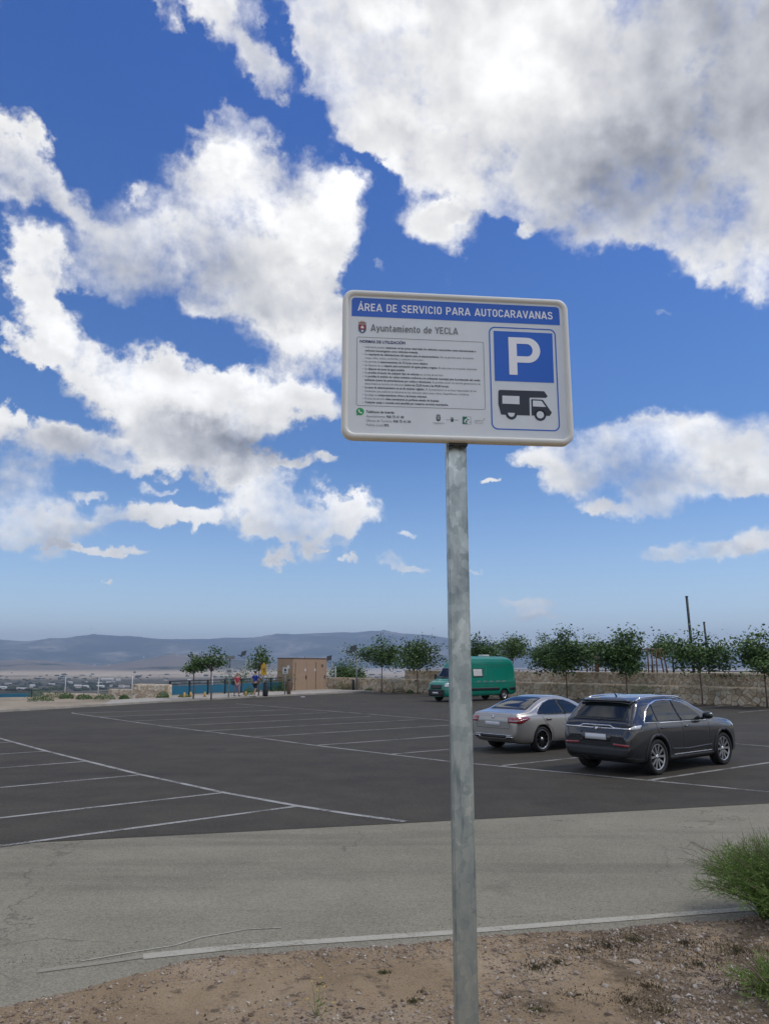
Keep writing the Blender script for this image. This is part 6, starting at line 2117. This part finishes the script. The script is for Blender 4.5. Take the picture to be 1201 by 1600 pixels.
for i, (px, py, s, lab) in enumerate([(990, 1494, (.042, .032, .020), 'pinkish rock, largest on the verge, below the big broom bush'), (901, 1513, (.030, .024, .015), 'grey rock on the verge, left of the pinkish largest one'), (1056, 1562, (.034, .026, .020), 'pale rock near the bottom edge, left of the small broom bush'),
                                     (955, 1459, (.018, .014, .010), 'small pale rock by the road edge, midway between post and big bush'), (945, 1540, (.024, .02, .012), 'flat rock on the verge below the grey one'), (652, 1572, (.020, .016, .010), 'small white stone left of the post near the bottom edge'),
                                     (777, 1545, (.030, .024, .014), 'rock on the verge right beside the steel post'), (1030, 1478, (.022, .018, .012), 'small rock beside the low weeds right of the pinkish one'), (870, 1482, (.016, .014, .010), 'tiny pale stone by the road edge right of the post'),
                                     (1115, 1575, (.02, .018, .014), 'small pale rock at the foot of the small broom bush'), (560, 1546, (.02, .016, .010), 'pale stone amid the light gravel left of the post')]):
    p = G(px, py, .10)
    rock((p.x, p.y, verge_z(p.x, p.y) + s[2] * .35), s, i + 2, lab)
# low weeds and dry litter
mb = MB()
def tuft(x, y, r, h, n, lo, hi):
    for i in range(n):
        a = rnd.uniform(0, 6.28); q = abs(rnd.gauss(0, .55)) * r
        bx, by = x + math.cos(a) * q, y + math.sin(a) * q
        bz = verge_z(bx, by)
        if bz < .0: continue
        l = h * rnd.uniform(.3, 1); t = Vector((rnd.gauss(0, .5), rnd.gauss(0, .5), 1)).normalized() * l
        w = Vector((rnd.gauss(0, 1), rnd.gauss(0, 1), 0)).normalized() * rnd.uniform(.0018, .005)
        mb.cv = rnd.uniform(lo, hi)
        b_ = Vector((bx, by, bz - .003))
        mb.add([b_ - w, b_ + w, b_ + t * .6 + w * .8, b_ + t, b_ + t * .6 - w * .8], [(0, 1, 2, 3, 4)])
for px, py, r, h, n, lo, hi in [(835, 1502, .16, .05, 420, .1, .7), (870, 1498, .12, .04, 260, .0, .5), (950, 1470, .30, .05, 800, .0, .5), (990, 1460, .25, .06, 500, .2, .9), (905, 1480, .2, .04, 400, 0, .4),
                                (600, 1514, .05, .05, 200, .5, 1), (645, 1560, .06, .045, 200, .4, 1), (500, 1532, .06, .03, 90, .2, .7), (735, 1575, .15, .03, 250, .1, .5), (1010, 1540, .2, .04, 500, .0, .4), (980, 1570, .25, .04, 500, .0, .4),
                                (1090, 1500, .3, .05, 700, .0, .5), (1150, 1480, .3, .07, 600, .1, .8), (1070, 1470, .25, .05, 500, .1, .6), (900, 1560, .2, .03, 300, .0, .4), (1030, 1590, .25, .05, 400, .2, .7), (790, 1560, .12, .03, 200, .0, .5),
                                (660, 1545, .1, .03, 120, .1, .5), (840, 1585, .1, .04, 220, .3, .9), (1180, 1560, .25, .08, 400, .3, .9), (820, 1465, .1, .03, 120, .0, .5)]:
    p = G(px, py, .08); tuft(p.x, p.y, r * 1.0, h * .6, int(n * .8), lo * .7, hi * .8)
for i in range(420):
    x = rnd.uniform(-3, 4.5); y = rnd.uniform(5, 7.8); tuft(x, y, .03, .02, 6, 0, .6)
mb.build('low_weeds', M_weed, attr=True, kind='stuff', label='low dry weeds and litter scattered over the soil')
# thin yellow flowered plant
p = G(495, 1590, .12)
fp = empty('flowering_weed', (p.x, p.y, verge_z(p.x, p.y)), 0, label='thin weed with small yellow flowers near the bottom edge left of the post', cat='plant')
st = MB(); tips = []
for dx, h in ((-.035, .22), (.0, .17), (.045, .19), (.10, .10), (-.06, .12), (.02, .24)):
    st.tube([(0, 0, -.01), (dx * .5, .01, h * .55), (dx, 0, h)], [.0022, .0018, .0012], 4); tips.append((dx, 0, h))
for dx, _, h in tips[:4]: st.add([(dx * .4, 0, h * .45), (dx * .4 + .03, 0, h * .5), (dx * .4 + .035, .004, h * .57), (dx * .4 + .01, 0, h * .5)], [(0, 1, 2, 3)])
st.build('stem', M_broom, fp, attr=True)
for t in tips:
    fl = MB()
    for k in range(5):
        a = k * 1.2566; fl.add([t, (t[0] + math.cos(a - .4) * .007, math.sin(a - .4) * .007, t[2] + .002), (t[0] + math.cos(a) * .011, math.sin(a) * .011, t[2] + .003), (t[0] + math.cos(a + .4) * .007, math.sin(a + .4) * .007, t[2] + .002)], [(0, 1, 2, 3)])
    fl.ball((t[0], 0, t[2] + .003), .003, seg=6, rings=4)
    fl.build('flower', M_flower, fp)
# dry twig rolled down by the post
p = G(815, 1528, .09)
tw = MB(); tw.tube([(0, 0, .006), (.05, .01, .014), (.12, .0, .008)], .0035, 5); tw.tube([(.01, .015, .006), (.07, .02, .010), (.13, .03, .007)], .0028, 5)
o = tw.build('dry_twig', M_dry, label='pair of dry twigs lying on the soil right of the post', cat='twig'); o.location = (p.x, p.y, verge_z(p.x, p.y))
# litter on the far pavement
p = G(473, 1090); mb = MB(); mb.rbox((0, 0, .04), (.30, .16, .07), .02); o = mb.build('litter', M_whitem, label='white scrap of litter on the asphalt before the brown kiosk', cat='litter'); o.location = (p.x, p.y, .006)

# ------------------------------------------------------------------ valley: houses and dark trees
rnd = random.Random(12)
def far_point(px, py):
    d = sight(px, py); t = (VALLEY - EYE.z) / d.z
    return Vector((d.x * t, d.y * t, VALLEY))


def farm(px, py, w, dep, h, roof, label):
    p = far_point(px, py)
    root = empty('farm_building', (p.x, p.y, land_z(math.degrees(math.atan2(p.x, p.y)), p.length) - .5), rnd.uniform(-.35, .35), label=label, cat='building', group='pale buildings scattered over the valley')
    mb = MB(); mb.box((0, 0, h / 2), (w, dep, h)); mb.build('wall', M_whitewall, root)
    rh = h * .28
    mb = MB(); mb.add([(-w / 2 - .3, -dep / 2 - .3, h + .01), (w / 2 + .3, -dep / 2 - .3, h + .01), (w / 2 + .3, dep / 2 + .3, h + .01), (-w / 2 - .3, dep / 2 + .3, h + .01), (-w / 2 - .3, 0, h + rh), (w / 2 + .3, 0, h + rh)],
                      [(0, 1, 5, 4), (2, 3, 4, 5), (0, 4, 3), (1, 2, 5), (3, 2, 1, 0)]); mb.build('roof', roof, root)
    return root


FARMS = [(3, 1077, 30, 12, 8, M_whitewall, 'bright white shed at the left edge of the photograph, over the blue railing'),
         (32, 1078, 20, 10, 6, M_whitewall, 'pale house second from the left edge in the valley'),
         (51, 1074, 16, 10, 8, M_whitewall, 'small white house in the valley, left of the tube frame'),
         (122, 1075, 26, 12, 9, M_whitewall, 'white shed seen through the left half of the tube frame'),
         (134, 1075, 18, 12, 8, M_whitewall, 'white shed beside the first one inside the tube frame'),
         (157, 1075, 24, 12, 8, M_whitewall, 'white shed seen through the right half of the tube frame'),
         (190, 1074, 20, 10, 8, M_tile, 'tile roofed house just left of the square stone block'),
         (168, 1063, 60, 20, 8, M_whitewall, 'long white warehouse in the valley above the tube frame'),
         (185, 1064, 20, 14, 8, M_whitewall, 'white house at the right end of the long warehouse')]
for f_ in FARMS: farm(*f_)
for i in range(44):
    px = rnd.uniform(0, 430); py = rnd.uniform(1046, 1078)
    tl = i % 2 == 0
    farm(px, py, rnd.uniform(9, 24), rnd.uniform(7, 12), rnd.uniform(4, 7), M_tile if tl else M_whitewall, 'small tile roofed farmhouse far out in the valley on the left' if tl else 'small white building far out in the valley on the left')
tr = MB()
for i in range(2600):
    if i < 1300:
        px = rnd.uniform(-60, 700); py = 1046 + 34 * rnd.random()
    else:
        px = rnd.uniform(-200, 1400); py = 1042 + 22 * rnd.random() ** 1.3
    p = far_point(px, py)
    if noise.noise(Vector((p.x * .0012, p.y * .0012, 9))) < -.05 and rnd.random() < .85: continue
    s = rnd.uniform(3.5, 8) * (1 if p.y < 5000 else 1.6)
    tr.cv = rnd.random()
    k = (s * rnd.uniform(.8, 2.2), s, s * rnd.uniform(.5, .9))
    z = land_z(math.degrees(math.atan2(p.x, p.y)), p.length if p.length < 6400 else 6400 + (p.length - 6400) / 2.8)
    if z > VALLEY + 25 or (p.length > 5200 and rnd.random() < .75): continue
    tr.ball((p.x, p.y, z + k[2] * .5), k, seg=6, rings=4)
tr.build('valley_trees', M_far, attr=True, kind='stuff', label='dark trees and hedges scattered over the valley')
